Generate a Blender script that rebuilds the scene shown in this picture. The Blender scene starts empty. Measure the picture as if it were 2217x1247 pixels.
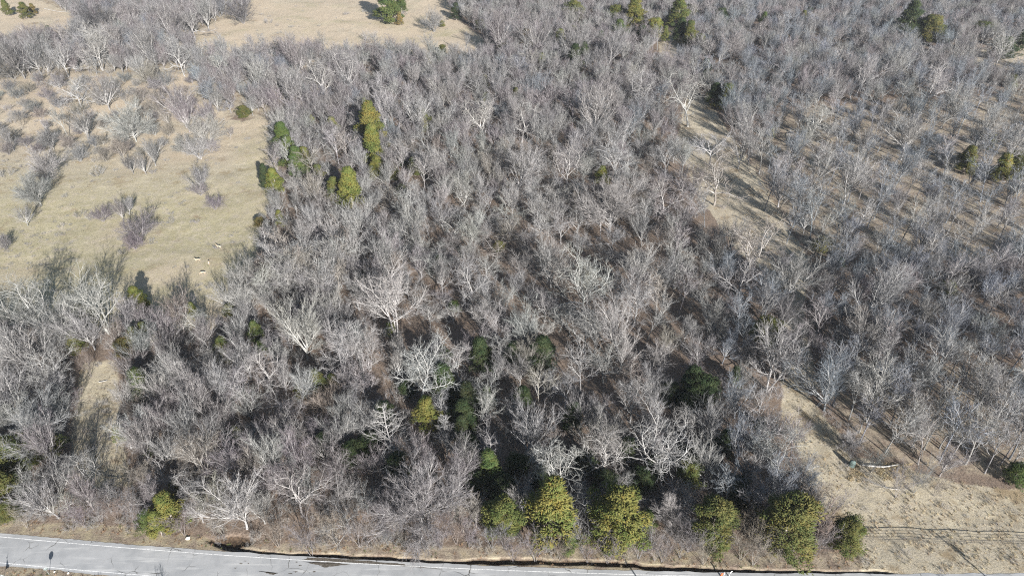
import bpy, bmesh, math
import numpy as np
from mathutils import Vector, Matrix

# ------------------------------------------------------------------ camera, light, exposure
SC = bpy.context.scene
COL = SC.collection
CAM_H = 118.0
PITCH = 35.0
SUN_EL, SUN_AZ = 21.0, 155.3           # sun behind the camera, a little to its right
cam_d = bpy.data.cameras.new("camera"); cam = bpy.data.objects.new("camera", cam_d)
COL.objects.link(cam); SC.camera = cam
cam_d.sensor_width = 36.0; cam_d.lens = 24.0
cam_d.clip_start = 1.0; cam_d.clip_end = 9000.0
cam.location = (0, 0, CAM_H); cam.rotation_euler = (math.radians(90 - PITCH), 0, 0)

world = bpy.data.worlds.new("World"); SC.world = world; world.use_nodes = True
wn = world.node_tree
sky = wn.nodes.new("ShaderNodeTexSky"); sky.sky_type = 'NISHITA'; sky.sun_disc = False
sky.sun_elevation = math.radians(SUN_EL); sky.sun_rotation = math.radians(SUN_AZ)
sky.air_density = 1.2; sky.dust_density = 0.8
bg = wn.nodes["Background"]; bg.inputs["Strength"].default_value = 0.05
wn.links.new(sky.outputs[0], bg.inputs[0])

sun_d = bpy.data.lights.new("sun", 'SUN'); sun = bpy.data.objects.new("sun", sun_d); COL.objects.link(sun)
sun_d.energy = 5.0; sun_d.angle = math.radians(0.5); sun_d.color = (1.0, 0.965, 0.925)
_a, _e = math.radians(SUN_AZ), math.radians(SUN_EL)
sdir = Vector((math.sin(_a) * math.cos(_e), math.cos(_a) * math.cos(_e), math.sin(_e)))
sun.rotation_euler = sdir.to_track_quat('Z', 'Y').to_euler()

SC.view_settings.view_transform = 'Standard'; SC.view_settings.look = 'None'
SC.view_settings.exposure = 1.54; SC.view_settings.gamma = 1.0; SC.view_settings.use_curve_mapping = False
SC.render.engine = 'CYCLES'
SC.cycles.use_denoising = False
SC.cycles.max_bounces = 4; SC.cycles.diffuse_bounces = 2; SC.cycles.glossy_bounces = 1
SC.cycles.pixel_filter_type = 'BLACKMAN_HARRIS'; SC.cycles.filter_width = 1.15

rng = np.random.default_rng(7)

# ------------------------------------------------------------------ geometry of the place
FPX, CX, CY = 1478.0, 1108.5, 623.5
_cp, _sp = math.cos(math.radians(PITCH)), math.sin(math.radians(PITCH))

def at(px, py, z=0.0):
    """ground point (height z) seen at a point of the photograph"""
    u, v = (px - CX) / FPX, (py - CY) / FPX
    dz = -_sp - v * _cp; dy = _cp - v * _sp
    t = (z - CAM_H) / dz
    return Vector((u * t, dy * t, z))

def depth(x, y, z=0.0):
    return y * _cp + (CAM_H - z) * _sp

def project(x, y, z=0.0):
    dx, dy, dz = x, y, z - CAM_H
    d = dy * _cp - dz * _sp
    d = np.maximum(d, 1e-3)
    return CX + FPX * dx / d, CY + FPX * (-dy * _sp - dz * _cp) / d

def poly_sd(px, py, poly):
    """signed distance to a polygon, positive inside"""
    px = np.asarray(px, float); py = np.asarray(py, float)
    d = np.full(px.shape, 1e18); inside = np.zeros(px.shape, bool)
    n = len(poly)
    for i in range(n):
        ax, ay = poly[i]; bx, by = poly[(i + 1) % n]
        ex, ey = bx - ax, by - ay
        t = np.clip(((px - ax) * ex + (py - ay) * ey) / (ex * ex + ey * ey + 1e-9), 0, 1)
        d = np.minimum(d, (px - ax - t * ex) ** 2 + (py - ay - t * ey) ** 2)
        c = ((ay > py) != (by > py)) & (px < (bx - ax) * (py - ay) / ((by - ay) if by != ay else 1e-9) + ax)
        inside ^= c
    d = np.sqrt(d)
    return np.where(inside, d, -d)

FIELD_L = [(-400, 200), (40, 172), (150, 160), (330, 165), (415, 160), (440, 235), (520, 262), (590, 262), (608, 330), (598, 400), (570, 480), (548, 580), (515, 640), (470, 712), (300, 716), (100, 700), (-400, 720)]
FIELD_T = [(420, 115), (440, 62), (540, 22), (560, -40), (950, -40), (985, 40), (1048, 85), (1050, 128), (850, 124), (640, 122), (500, 128)]
FIELD_TL = [(-300, 0), (60, -6), (150, 30), (170, 75), (60, 100), (-300, 104)]
PATH = [(178, 785), (254, 776), (264, 900), (290, 1052), (140, 1062), (158, 900)]
FIELD_R = [(1690, 820), (1745, 850), (1800, 918), (1845, 985), (1960, 1012), (2100, 1048), (2700, 1085), (2700, 1400), (1880, 1400), (1865, 1205), (1850, 1165), (1790, 1110), (1735, 1000), (1700, 920)]
TRACK = [(1488, 200), (1535, 222), (1612, 330), (1712, 500), (1750, 560), (1700, 625), (1600, 550), (1510, 430), (1465, 300)]
TRACK_C = [(1695, 600), (1750, 555), (1742, 700), (1772, 835), (1700, 840), (1690, 700)]
TRACK_B = [(1422, 65), (1482, 58), (1500, 140), (1428, 150)]
YARD = [(2095, 112), (2217, 96), (2320, 120), (2320, 160), (2150, 152), (2100, 140)]
GROVE = [(1600, 375), (1690, 235), (2600, 170), (2600, 590), (1760, 560)]
GROVE_B = [(1755, 800), (2700, 760), (2700, 1075), (2100, 1040), (1870, 990), (1800, 900)]
VERGE = [(-400, 1112), (0, 1120), (300, 1138), (420, 1155), (600, 1168), (1050, 1178), (1500, 1186), (1850, 1192), (2600, 1260), (2600, 1500), (-400, 1500)]
GLADE = [(780, 690), (850, 700), (960, 715), (990, 740), (880, 760), (790, 740)]
CENTRE = [(950, 600), (1560, 470), (1680, 640), (1600, 800), (1300, 850), (1000, 800)]
OPEN = [FIELD_L, FIELD_T, FIELD_TL, PATH, FIELD_R, TRACK, TRACK_B, YARD, VERGE, TRACK_C]

# road: the far white edge line, traced, turned into a smooth curve in the ground plane
_pts = [at(*p) for p in [(0, 1161), (85, 1169.5), (167, 1177.6), (370, 1192.6), (400, 1194.4), (770, 1220), (1107, 1233.5), (1407, 1244.5)]]
_rf = np.polyfit([p.x for p in _pts], [p.y for p in _pts], 2)
_n1 = [at(*p) for p in [(0, 1217), (106, 1227), (184, 1235), (334, 1247)]]
LANE = float(np.mean([np.polyval(_rf, p.x) - p.y for p in _n1]))
def road_y(x):
    xc = np.clip(x, -130, 90)
    y = np.polyval(_rf, xc); s = 2 * _rf[0] * xc + _rf[1]
    return y + s * (x - xc)

# ditch on the far side of the road
_dp = [at(*p) for p in [(440, 1163), (490, 1184), (560, 1197), (640, 1201), (740, 1203), (860, 1209), (1000, 1216), (1150, 1213), (1300, 1219), (1480, 1229), (1650, 1237), (1900, 1240), (2010, 1252), (2200, 1275)]]
_dx = np.array([p.x for p in _dp]); _dy = np.array([p.y for p in _dp])

def vnoise(x, y, s, seed=0):
    """cheap smooth value noise"""
    x = np.asarray(x, float) / s; y = np.asarray(y, float) / s
    xi = np.floor(x).astype(np.int64); yi = np.floor(y).astype(np.int64)
    fx = x - xi; fy = y - yi
    fx = fx * fx * (3 - 2 * fx); fy = fy * fy * (3 - 2 * fy)
    def h(a, b):
        n = (a * 374761393 + b * 668265263 + seed * 1442695041) & 0x7fffffff
        n = ((n ^ (n >> 13)) * 1274126177) & 0x7fffffff
        return ((n ^ (n >> 16)) & 0xffff) / 65535.0
    return (h(xi, yi) * (1 - fx) + h(xi + 1, yi) * fx) * (1 - fy) + (h(xi, yi + 1) * (1 - fx) + h(xi + 1, yi + 1) * fx) * fy

def ground_z(x, y):
    x = np.asarray(x, float); y = np.asarray(y, float)
    z = 0.9 * (vnoise(x, y, 40, 1) - .5) + .5 * (vnoise(x, y, 14, 2) - .5) + .22 * (vnoise(x, y, 4, 3) - .5)
    off = y - road_y(x)
    z = z * np.clip((off - 1.5) / 10, 0, 1) * np.clip((y - 60) / 20, 0, 1)
    z = z + .10 * (vnoise(x, y, 1.3, 4) - .5) * np.clip((off - 1.2) / 1.5, 0, 1)
    cy = np.interp(x, _dx, _dy) + .35 * (vnoise(x, y * 0, 1.8, 9) - .5) + .5 * (vnoise(x, y * 0, 7, 10) - .5)
    on = np.clip((x - _dx[0]) / 3, 0, 1)
    d = y - cy
    prof = np.exp(-(np.where(d < 0, d / (.35 + .45 * vnoise(x, y * 0, 3.5, 31)), d / .45)) ** 4 * .8)
    z = z - prof * on * (0.3 + .95 * vnoise(x, y * 0, 5, 8)) * np.clip((off - .9) / .35, 0, 1)
    # washed-out hole where the ditch starts
    hx, hy = at(505, 1172).x, at(505, 1172).y
    r = np.hypot((x - hx) / 3.4, (y - hy) / 1.3) + .3 * (vnoise(x, y, .9, 21) - .5)
    z = z - .9 * np.exp(-r ** 4) * np.clip((off - 1.0) / .4, 0, 1)
    return z

def gz(x, y):
    return float(ground_z(np.array([x]), np.array([y]))[0])

# ------------------------------------------------------------------ materials
def newmat(name):
    m = bpy.data.materials.new(name); m.use_nodes = True
    nt = m.node_tree; b = nt.nodes["Principled BSDF"]
    b.inputs["Roughness"].default_value = .9
    b.inputs["Specular IOR Level"].default_value = .15
    return m, nt, b

def N(nt, t, **kw):
    n = nt.nodes.new(t)
    for k, v in kw.items():
        if k.startswith("i_"): n.inputs[k[2:].replace("_", " ")].default_value = v
        else: setattr(n, k, v)
    return n

def mixc(nt, a, b, f, mode='MIX'):
    m = N(nt, "ShaderNodeMix", data_type='RGBA', blend_type=mode)
    for s, v in ((6, a), (7, b), (0, f)):
        if hasattr(v, "is_linked"): nt.links.new(v, m.inputs[s])
        elif s == 0: m.inputs[0].default_value = v
        else: m.inputs[s].default_value = (*v, 1)
    return m.outputs[2]

def ramp(nt, fac, a, b):
    r = N(nt, "ShaderNodeMapRange", interpolation_type='SMOOTHSTEP'); r.inputs[1].default_value = a; r.inputs[2].default_value = b
    nt.links.new(fac, r.inputs[0]); return r.outputs[0]

def noise(nt, vec, scale, detail=3, rough=.6):
    n = N(nt, "ShaderNodeTexNoise"); n.inputs["Scale"].default_value = scale; n.inputs["Detail"].default_value = detail; n.inputs["Roughness"].default_value = rough
    if vec is not None: nt.links.new(vec, n.inputs["Vector"])
    return n.outputs[0]

def bark_material():
    m, nt, b = newmat("bark_and_twigs")
    tint = N(nt, "ShaderNodeAttribute", attribute_type='INSTANCER', attribute_name="tint")
    age = N(nt, "ShaderNodeAttribute", attribute_type='GEOMETRY', attribute_name="age")
    geo = N(nt, "ShaderNodeTexCoord")
    n1 = noise(nt, geo.outputs["Object"], 1.3, 3)
    n2 = noise(nt, geo.outputs["Object"], 9, 2)
    limb = mixc(nt, tint.outputs["Color"], (.38, .375, .365), .62)
    c = mixc(nt, limb, tint.outputs["Color"], age.outputs["Fac"])
    k = N(nt, "ShaderNodeMath", operation='ADD'); nt.links.new(n1, k.inputs[0]); nt.links.new(n2, k.inputs[1])
    dark = mixc(nt, (.62, .6, .58), (1.2, 1.2, 1.2), ramp(nt, k.outputs[0], .72, 1.28))
    c = mixc(nt, c, dark, 1.0, 'MULTIPLY')
    nt.links.new(c, b.inputs["Base Color"])
    return m

def foliage_material():
    m, nt, b = newmat("cedar_foliage")
    tint = N(nt, "ShaderNodeAttribute", attribute_type='INSTANCER', attribute_name="tint")
    v = N(nt, "ShaderNodeAttribute", attribute_type='GEOMETRY', attribute_name="age")
    geo = N(nt, "ShaderNodeTexCoord")
    n1 = noise(nt, geo.outputs["Object"], .8, 3)
    c = mixc(nt, mixc(nt, tint.outputs["Color"], (.55, .8, .55), 1.0, 'MULTIPLY'), mixc(nt, tint.outputs["Color"], (1.35, 1.25, .95), 1.0, 'MULTIPLY'), v.outputs["Fac"])
    c = mixc(nt, c, mixc(nt, c, (1.15, .92, .7), 1.0, 'MULTIPLY'), ramp(nt, n1, .5, .7))
    nt.links.new(c, b.inputs["Base Color"])
    b.inputs["Roughness"].default_value = .7
    return m

def plain(name, col, rough=.8, var=.25, scale=6, metal=0.0):
    m, nt, b = newmat(name)
    geo = N(nt, "ShaderNodeTexCoord")
    n1 = noise(nt, geo.outputs["Object"], scale, 4)
    lo = tuple(c * (1 - var) for c in col); hi = tuple(min(1, c * (1 + var)) for c in col)
    nt.links.new(mixc(nt, lo, hi, ramp(nt, n1, .35, .65)), b.inputs["Base Color"])
    b.inputs["Roughness"].default_value = rough; b.inputs["Metallic"].default_value = metal
    return m

def ground_material():
    m, nt, b = newmat("ground_surface")
    co = N(nt, "ShaderNodeNewGeometry").outputs["Position"]
    za = N(nt, "ShaderNodeAttribute", attribute_type='GEOMETRY', attribute_name="zone")
    sep = N(nt, "ShaderNodeSeparateColor"); nt.links.new(za.outputs["Color"], sep.inputs[0])
    field, green, bare = sep.outputs[0], sep.outputs[1], sep.outputs[2]
    mud = N(nt, "ShaderNodeAttribute", attribute_type='GEOMETRY', attribute_name="mud").outputs["Fac"]
    big = noise(nt, co, .045, 4); mid = noise(nt, co, .35, 4, .65); fine = noise(nt, co, 2.6, 5, .7); tiny = noise(nt, co, 11, 3, .7)
    st = N(nt, "ShaderNodeMapping"); st.inputs["Scale"].default_value = (.55, 2.2, 1); st.inputs["Rotation"].default_value = (0, 0, .25); nt.links.new(co, st.inputs[0])
    streak = noise(nt, st.outputs[0], 1.3, 4, .7)
    # leaf litter of the wood floor
    lit = mixc(nt, (.085, .064, .05), (.195, .153, .122), ramp(nt, fine, .32, .62))
    lit = mixc(nt, lit, (.29, .245, .195), ramp(nt, tiny, .55, .75))
    lit = mixc(nt, lit, (.20, .145, .105), ramp(nt, mid, .5, .75))
    # dry grass
    gr = mixc(nt, (.25, .217, .165), (.378, .335, .262), ramp(nt, fine, .3, .62))
    gr = mixc(nt, gr, (.40, .345, .24), ramp(nt, streak, .48, .72))
    gr = mixc(nt, gr, (.27, .215, .145), ramp(nt, mid, .52, .74))
    gr = mixc(nt, gr, (.15, .13, .085), ramp(nt, tiny, .6, .8))
    og = mixc(nt, (.225, .205, .12), (.345, .31, .20), ramp(nt, streak, .3, .65))
    patch = noise(nt, co, .11, 5, .7)
    gr = mixc(nt, gr, (.225, .175, .115), ramp(nt, patch, .53, .66))
    gr = mixc(nt, gr, (.43, .38, .285), ramp(nt, patch, .46, .34))
    gm = N(nt, "ShaderNodeMath", operation='MULTIPLY'); nt.links.new(green, gm.inputs[0]); nt.links.new(ramp(nt, mid, .28, .58), gm.inputs[1])
    gr = mixc(nt, gr, og, gm.outputs[0])
    dirt = mixc(nt, (.33, .265, .19), (.46, .39, .30), ramp(nt, fine, .35, .65))
    bm = N(nt, "ShaderNodeMath", operation='MULTIPLY'); nt.links.new(bare, bm.inputs[0]); nt.links.new(ramp(nt, big, .3, .55), bm.inputs[1])
    gr = mixc(nt, gr, dirt, bm.outputs[0])
    # ragged edge between litter and grass
    ad = N(nt, "ShaderNodeMath", operation='ADD'); nt.links.new(field, ad.inputs[0])
    sb = N(nt, "ShaderNodeMath", operation='MULTIPLY_ADD'); nt.links.new(mid, sb.inputs[0]); sb.inputs[1].default_value = .8; sb.inputs[2].default_value = -.4
    nt.links.new(sb.outputs[0], ad.inputs[1])
    c = mixc(nt, lit, gr, ramp(nt, ad.outputs[0], .3, .7))
    c = mixc(nt, c, mixc(nt, (.035, .026, .02), (.085, .06, .04), ramp(nt, fine, .4, .6)), mud)
    nt.links.new(c, b.inputs["Base Color"])
    bp = N(nt, "ShaderNodeBump"); bp.inputs["Strength"].default_value = .8; bp.inputs["Distance"].default_value = .18
    hsum = N(nt, "ShaderNodeMath", operation='ADD'); nt.links.new(fine, hsum.inputs[0]); nt.links.new(tiny, hsum.inputs[1])
    nt.links.new(hsum.outputs[0], bp.inputs["Height"]); nt.links.new(bp.outputs[0], b.inputs["Normal"])
    b.inputs["Specular IOR Level"].default_value = .05
    return m

def road_material():
    m, nt, b = newmat("old_asphalt")
    co = N(nt, "ShaderNodeNewGeometry").outputs["Position"]
    st = N(nt, "ShaderNodeMapping"); st.inputs["Scale"].default_value = (.12, 1.0, 1); st.inputs["Rotation"].default_value = (0, 0, -math.atan(_rf[1])); nt.links.new(co, st.inputs[0])
    lane = noise(nt, st.outputs[0], .9, 3); big = noise(nt, co, .25, 4); fine = noise(nt, co, 9, 4, .75)
    c = mixc(nt, (.245, .251, .256), (.30, .304, .306), ramp(nt, big, .35, .65))
    c = mixc(nt, c, (.37, .372, .368), ramp(nt, lane, .5, .72))
    c = mixc(nt, c, mixc(nt, c, (.72, .72, .72), 1.0, 'MULTIPLY'), ramp(nt, fine, .52, .75))
    wv = N(nt, "ShaderNodeVectorMath", operation='ADD'); nz = N(nt, "ShaderNodeTexNoise"); nz.inputs["Scale"].default_value = .7; nt.links.new(co, nz.inputs["Vector"])
    nt.links.new(co, wv.inputs[0]); nt.links.new(nz.outputs["Color"], wv.inputs[1])
    vor = N(nt, "ShaderNodeTexVoronoi", feature='DISTANCE_TO_EDGE'); vor.inputs["Scale"].default_value = .21; nt.links.new(wv.outputs[0], vor.inputs["Vector"])
    msk = ramp(nt, noise(nt, co, .16, 2), .45, .6)
    cr = ramp(nt, vor.outputs["Distance"], .016, .004)
    mm = N(nt, "ShaderNodeMath", operation='MULTIPLY'); nt.links.new(cr, mm.inputs[0]); nt.links.new(msk, mm.inputs[1])
    c = mixc(nt, c, (.07, .068, .062), mm.outputs[0])
    nt.links.new(c, b.inputs["Base Color"])
    b.inputs["Roughness"].default_value = .85
    return m

def paint_material():
    m, nt, b = newmat("worn_white_paint")
    co = N(nt, "ShaderNodeNewGeometry").outputs["Position"]
    nt.links.new(mixc(nt, (.66, .66, .65), (.36, .36, .355), ramp(nt, noise(nt, co, 3, 4, .7), .45, .62)), b.inputs["Base Color"])
    return m

M_BARK, M_FOL = bark_material(), foliage_material()
M_GROUND, M_ROAD, M_PAINT = ground_material(), road_material(), paint_material()

# ------------------------------------------------------------------ helpers for objects
def tag(o, label=None, cat=None, group=None, kind=None):
    for k, v in (("label", label), ("category", cat), ("group", group), ("kind", kind)):
        if v: o[k] = v
    return o

def mesh_from(name, verts, faces, mats=(), smooth=False, attrs=None):
    me = bpy.data.meshes.new(name)
    verts = np.asarray(verts, np.float32)
    me.vertices.add(len(verts)); me.vertices.foreach_set("co", verts.ravel())
    if isinstance(faces, np.ndarray):
        k = faces.shape[1]; nf = len(faces)
        me.loops.add(nf * k); me.loops.foreach_set("vertex_index", faces.astype(np.int32).ravel())
        me.polygons.add(nf); me.polygons.foreach_set("loop_start", np.arange(0, nf * k, k, dtype=np.int32))
    else:
        tot = [len(f) for f in faces]; flat = [i for f in faces for i in f]
        me.loops.add(len(flat)); me.loops.foreach_set("vertex_index", np.array(flat, np.int32))
        me.polygons.add(len(faces)); me.polygons.foreach_set("loop_start", np.concatenate([[0], np.cumsum(tot)[:-1]]).astype(np.int32))
    if smooth: me.polygons.foreach_set("use_smooth", np.ones(len(me.polygons), bool))
    for an, (typ, dat) in (attrs or {}).items():
        a = me.attributes.new(an, typ, 'POINT')
        dat = np.asarray(dat, np.float32)
        a.data.foreach_set({'FLOAT': 'value', 'FLOAT_VECTOR': 'vector', 'FLOAT_COLOR': 'color'}[typ], dat.ravel())
    for m in mats: me.materials.append(m)
    me.update(calc_edges=True); me.validate()
    return me

def obj(name, me, parent=None, loc=None):
    o = bpy.data.objects.new(name, me); COL.objects.link(o)
    if parent is not None: o.parent = parent
    if loc is not None: o.location = loc
    return o

def empty(name, loc, rz=0.0, s=1.0):
    o = bpy.data.objects.new(name, None); COL.objects.link(o)
    o.location = loc; o.rotation_euler = (0, 0, rz); o.scale = (s, s, s); o.empty_display_size = .5
    return o

def tubes(P, R, sides):
    """P (N,K,3) polylines, R (N,K) radii -> verts, quads"""
    n, k, _ = P.shape
    T = np.empty_like(P); T[:, 1:-1] = P[:, 2:] - P[:, :-2]; T[:, 0] = P[:, 1] - P[:, 0]; T[:, -1] = P[:, -1] - P[:, -2]
    T /= np.linalg.norm(T, axis=2, keepdims=True) + 1e-9
    up = np.where(np.abs(T[:, :, 2:3]) > .9, np.array([1., 0, 0]), np.array([0, 0, 1.]))
    A = np.cross(T, up); A /= np.linalg.norm(A, axis=2, keepdims=True) + 1e-9
    B = np.cross(T, A)
    an = np.arange(sides) * 2 * np.pi / sides
    V = P[:, :, None, :] + R[:, :, None, None] * (A[:, :, None, :] * np.cos(an)[None, None, :, None] + B[:, :, None, :] * np.sin(an)[None, None, :, None])
    idx = np.arange(n * k * sides).reshape(n, k, sides)
    a = idx[:, :-1, :]; b = np.roll(a, -1, 2); c = np.roll(idx[:, 1:, :], -1, 2); d = idx[:, 1:, :]
    F = np.stack([a, b, c, d], -1).reshape(-1, 4)
    return V.reshape(-1, 3), F

def joinvf(parts):
    vs, fs, ag, off = [], [], [], 0
    for v, f, a in parts:
        vs.append(v); fs.append(f + off); ag.append(np.full(len(v), a, np.float32) if np.isscalar(a) else a); off += len(v)
    return np.concatenate(vs), np.concatenate(fs), np.concatenate(ag)

# ------------------------------------------------------------------ trees
def unit(v): return v / (np.linalg.norm(v, axis=-1, keepdims=True) + 1e-9)

def march(r, base, d, L, K, wig, trop, droop=0.0):
    n = len(base); P = np.empty((n, K, 3)); P[:, 0] = base; cur = unit(d); st = L / (K - 1)
    kink = r.normal(size=(n, 3)) * wig
    for k in range(1, K):
        kink = .5 * kink + r.normal(size=(n, 3)) * wig
        cur = cur + kink; cur[:, 2] += trop - droop * k / K
        cur = unit(cur); P[:, k] = P[:, k - 1] + cur * st[:, None]
    return P

def spawn(r, P, R, n, t0, t1, ang, lenr, L, jit=.25, shape=None, radr=.6, flat=0.0):
    N_, K, _ = P.shape
    t = t0 + (t1 - t0) * (np.arange(n)[None, :] + r.uniform(0, 1, (N_, n))) / n
    f = t * (K - 1); i = np.minimum(f.astype(int), K - 2); w = (f - i)[..., None]
    rows = np.arange(N_)[:, None]
    base = P[rows, i] * (1 - w) + P[rows, i + 1] * w
    tan = unit(P[rows, i + 1] - P[rows, i])
    rad = R[rows, i] * (1 - w[..., 0]) + R[rows, i + 1] * w[..., 0]
    az = np.arange(n)[None, :] * 2.39996 + r.uniform(0, 6.28, (N_, 1)) + r.normal(0, .5, (N_, n))
    ref = np.where(np.abs(tan[..., 2:3]) > .95, np.array([1., 0, 0]), np.array([0, 0, 1.]))
    A = unit(np.cross(tan, ref)); B = np.cross(tan, A)
    a = ang[0] + (ang[1] - ang[0]) * r.uniform(0, 1, (N_, n))
    if shape == 'fork': a = a * (1.25 - .6 * (t - t0) / (t1 - t0 + 1e-6))
    side = A * np.cos(az)[..., None] + B * np.sin(az)[..., None]
    d = tan * np.cos(a)[..., None] + side * np.sin(a)[..., None]
    d[..., 2] += flat
    ln = L[:, None] * lenr * (1 + jit * r.uniform(-1, 1, (N_, n)))
    if shape == 'cone': ln = ln * (1.15 - .95 * (t - t0) / (t1 - t0 + 1e-6))
    elif shape != 'fork': ln = ln * (1.1 - .45 * t)
    return base.reshape(-1, 3), unit(d.reshape(-1, 3)), ln.reshape(-1), (rad * radr).reshape(-1)

def bare_tree(seed, form):
    r = np.random.default_rng(seed)
    H = 3.0 if form == 'u' else 12.0
    if form == 'o':     # broad crooked oak
        stems, tl, tr, lean, wigt = 1, .34, .17, .10, .05
        lv = [dict(n=8, t=(.55, 1), a=(.4, 1.2), l=1.35, K=10, w=.15, tr=.055, s=5, rr=.74, sh='fork'),
              dict(n=9, t=(.18, 1), a=(.5, 1.05), l=.46, K=6, w=.2, tr=.04, s=4, rr=.62, sh=None),
              dict(n=6, t=(.15, 1), a=(.5, 1.1), l=.52, K=4, w=.2, tr=.04, s=3, rr=.68, sh=None),
              dict(n=3, t=(.15, 1), a=(.4, 1.0), l=.6, K=3, w=.18, tr=.05, s=3, rr=.7, sh=None)]
    elif form == 'f':   # fan of straight ascending branches
        stems, tl, tr, lean, wigt = 1, .26, .165, .08, .04
        lv = [dict(n=11, t=(.45, 1), a=(.12, .95), l=2.0, K=8, w=.05, tr=.06, s=5, rr=.78, sh='fork'),
              dict(n=11, t=(.12, 1), a=(.28, .55), l=.46, K=5, w=.06, tr=.05, s=4, rr=.62, sh=None),
              dict(n=7, t=(.1, 1), a=(.3, .7), l=.48, K=3, w=.08, tr=.05, s=3, rr=.66, sh=None),
              dict(n=2, t=(.1, 1), a=(.3, .7), l=.6, K=3, w=.08, tr=.04, s=3, rr=.75, sh=None)]
    elif form == 'g':   # very wide round crown branching from near the ground
        stems, tl, tr, lean, wigt = 1, .34, .16, .05, .03
        lv = [dict(n=30, t=(.25, 1), a=(.1, 1.5), l=1.45, K=9, w=.06, tr=.02, s=5, rr=.5, sh='fork'),
              dict(n=12, t=(.15, 1), a=(.3, .7), l=.44, K=5, w=.07, tr=.03, s=4, rr=.55, sh=None),
              dict(n=8, t=(.1, 1), a=(.3, .7), l=.46, K=3, w=.08, tr=.03, s=3, rr=.62, sh=None),
              dict(n=4, t=(.1, 1), a=(.3, .7), l=.6, K=3, w=.08, tr=.03, s=3, rr=.75, sh=None)]
    elif form == 'm':   # several white stems from one root
        stems, tl, tr, lean, wigt = 3, .6, .14, .24, .05
        lv = [dict(n=7, t=(.3, 1), a=(.35, 1.0), l=.72, K=8, w=.12, tr=.06, s=5, rr=.55, sh='fork'),
              dict(n=8, t=(.18, 1), a=(.4, .9), l=.5, K=5, w=.14, tr=.04, s=4, rr=.6, sh=None),
              dict(n=5, t=(.15, 1), a=(.4, .9), l=.5, K=3, w=.15, tr=.04, s=3, rr=.68, sh=None),
              dict(n=3, t=(.15, 1), a=(.4, .9), l=.6, K=3, w=.15, tr=.04, s=3, rr=.7, sh=None)]
    elif form == 's':   # tall slender grove tree
        stems, tl, tr, lean, wigt = 1, .62, .105, .09, .04
        lv = [dict(n=9, t=(.42, 1), a=(.3, .9), l=.5, K=7, w=.09, tr=.07, s=4, rr=.55, sh='fork'),
              dict(n=8, t=(.15, 1), a=(.4, .8), l=.46, K=4, w=.1, tr=.05, s=3, rr=.62, sh=None),
              dict(n=5, t=(.1, 1), a=(.4, .8), l=.5, K=3, w=.12, tr=.04, s=3, rr=.7, sh=None),
              dict(n=2, t=(.1, 1), a=(.4, .8), l=.6, K=3, w=.12, tr=.04, s=3, rr=.75, sh=None)]
    elif form == 'l':   # central leader
        stems, tl, tr, lean, wigt = 1, .96, .15, .03, .02
        lv = [dict(n=30, t=(.15, .98), a=(.95, 1.35), l=.40, K=6, w=.06, tr=.05, s=4, rr=.5, sh='cone'),
              dict(n=9, t=(.15, 1), a=(.5, .9), l=.40, K=4, w=.09, tr=.03, s=3, rr=.6, sh=None),
              dict(n=5, t=(.15, 1), a=(.4, .9), l=.5, K=3, w=.12, tr=.03, s=3, rr=.7, sh=None)]
    elif form == 'b':   # low dense bushy tree
        stems, tl, tr, lean, wigt = 6, .45, .08, .6, .07
        lv = [dict(n=9, t=(.12, 1), a=(.3, .9), l=.8, K=6, w=.09, tr=.05, s=4, rr=.66, sh=None),
              dict(n=8, t=(.15, 1), a=(.35, .75), l=.5, K=4, w=.1, tr=.05, s=3, rr=.66, sh=None),
              dict(n=4, t=(.1, 1), a=(.4, .8), l=.6, K=3, w=.12, tr=.04, s=3, rr=.7, sh=None)]
    elif form == 'u':   # knee to head high thicket
        stems, tl, tr, lean, wigt = 12, .62, .022, .5, .08
        lv = [dict(n=6, t=(.2, 1), a=(.35, .9), l=.55, K=4, w=.12, tr=.05, s=3, rr=.8, sh=None),
              dict(n=4, t=(.1, 1), a=(.35, .9), l=.6, K=3, w=.14, tr=.03, s=3, rr=.9, sh=None)]
    else:               # 'p' sapling clump
        stems, tl, tr, lean, wigt = 4, .85, .055, .22, .04
        lv = [dict(n=10, t=(.25, 1), a=(.35, .75), l=.36, K=5, w=.08, tr=.06, s=3, rr=.66, sh=None),
              dict(n=6, t=(.1, 1), a=(.35, .8), l=.5, K=3, w=.1, tr=.05, s=3, rr=.7, sh=None),
              dict(n=3, t=(.1, 1), a=(.35, .8), l=.55, K=3, w=.1, tr=.05, s=3, rr=.75, sh=None)]
    az = r.uniform(0, 6.28) + np.arange(stems) * 6.283 / stems + r.normal(0, .3, stems)
    d = np.stack([np.cos(az) * lean, np.sin(az) * lean, np.ones(stems)], 1)
    base = np.stack([np.cos(az), np.sin(az), 0 * az], 1) * (.12 * (stems > 1) if form != 'u' else .7); base[:, 2] = -.25
    L = np.full(stems, H * tl) * r.uniform(.85, 1.1, stems)
    K0 = 7 if form != 'l' else 12
    P = march(r, base, d, L, K0, wigt, .03)
    R = np.linspace(1, .62 if tl < .7 else .12, K0)[None, :] * np.full(stems, tr)[:, None]
    R = R * np.where(np.arange(K0) == 0, 1.4, 1.0)[None, :]
    v, f = tubes(P, R, 7)
    trunk, crown = [(v, f, .8 if form in 's' else .6)], []
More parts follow.
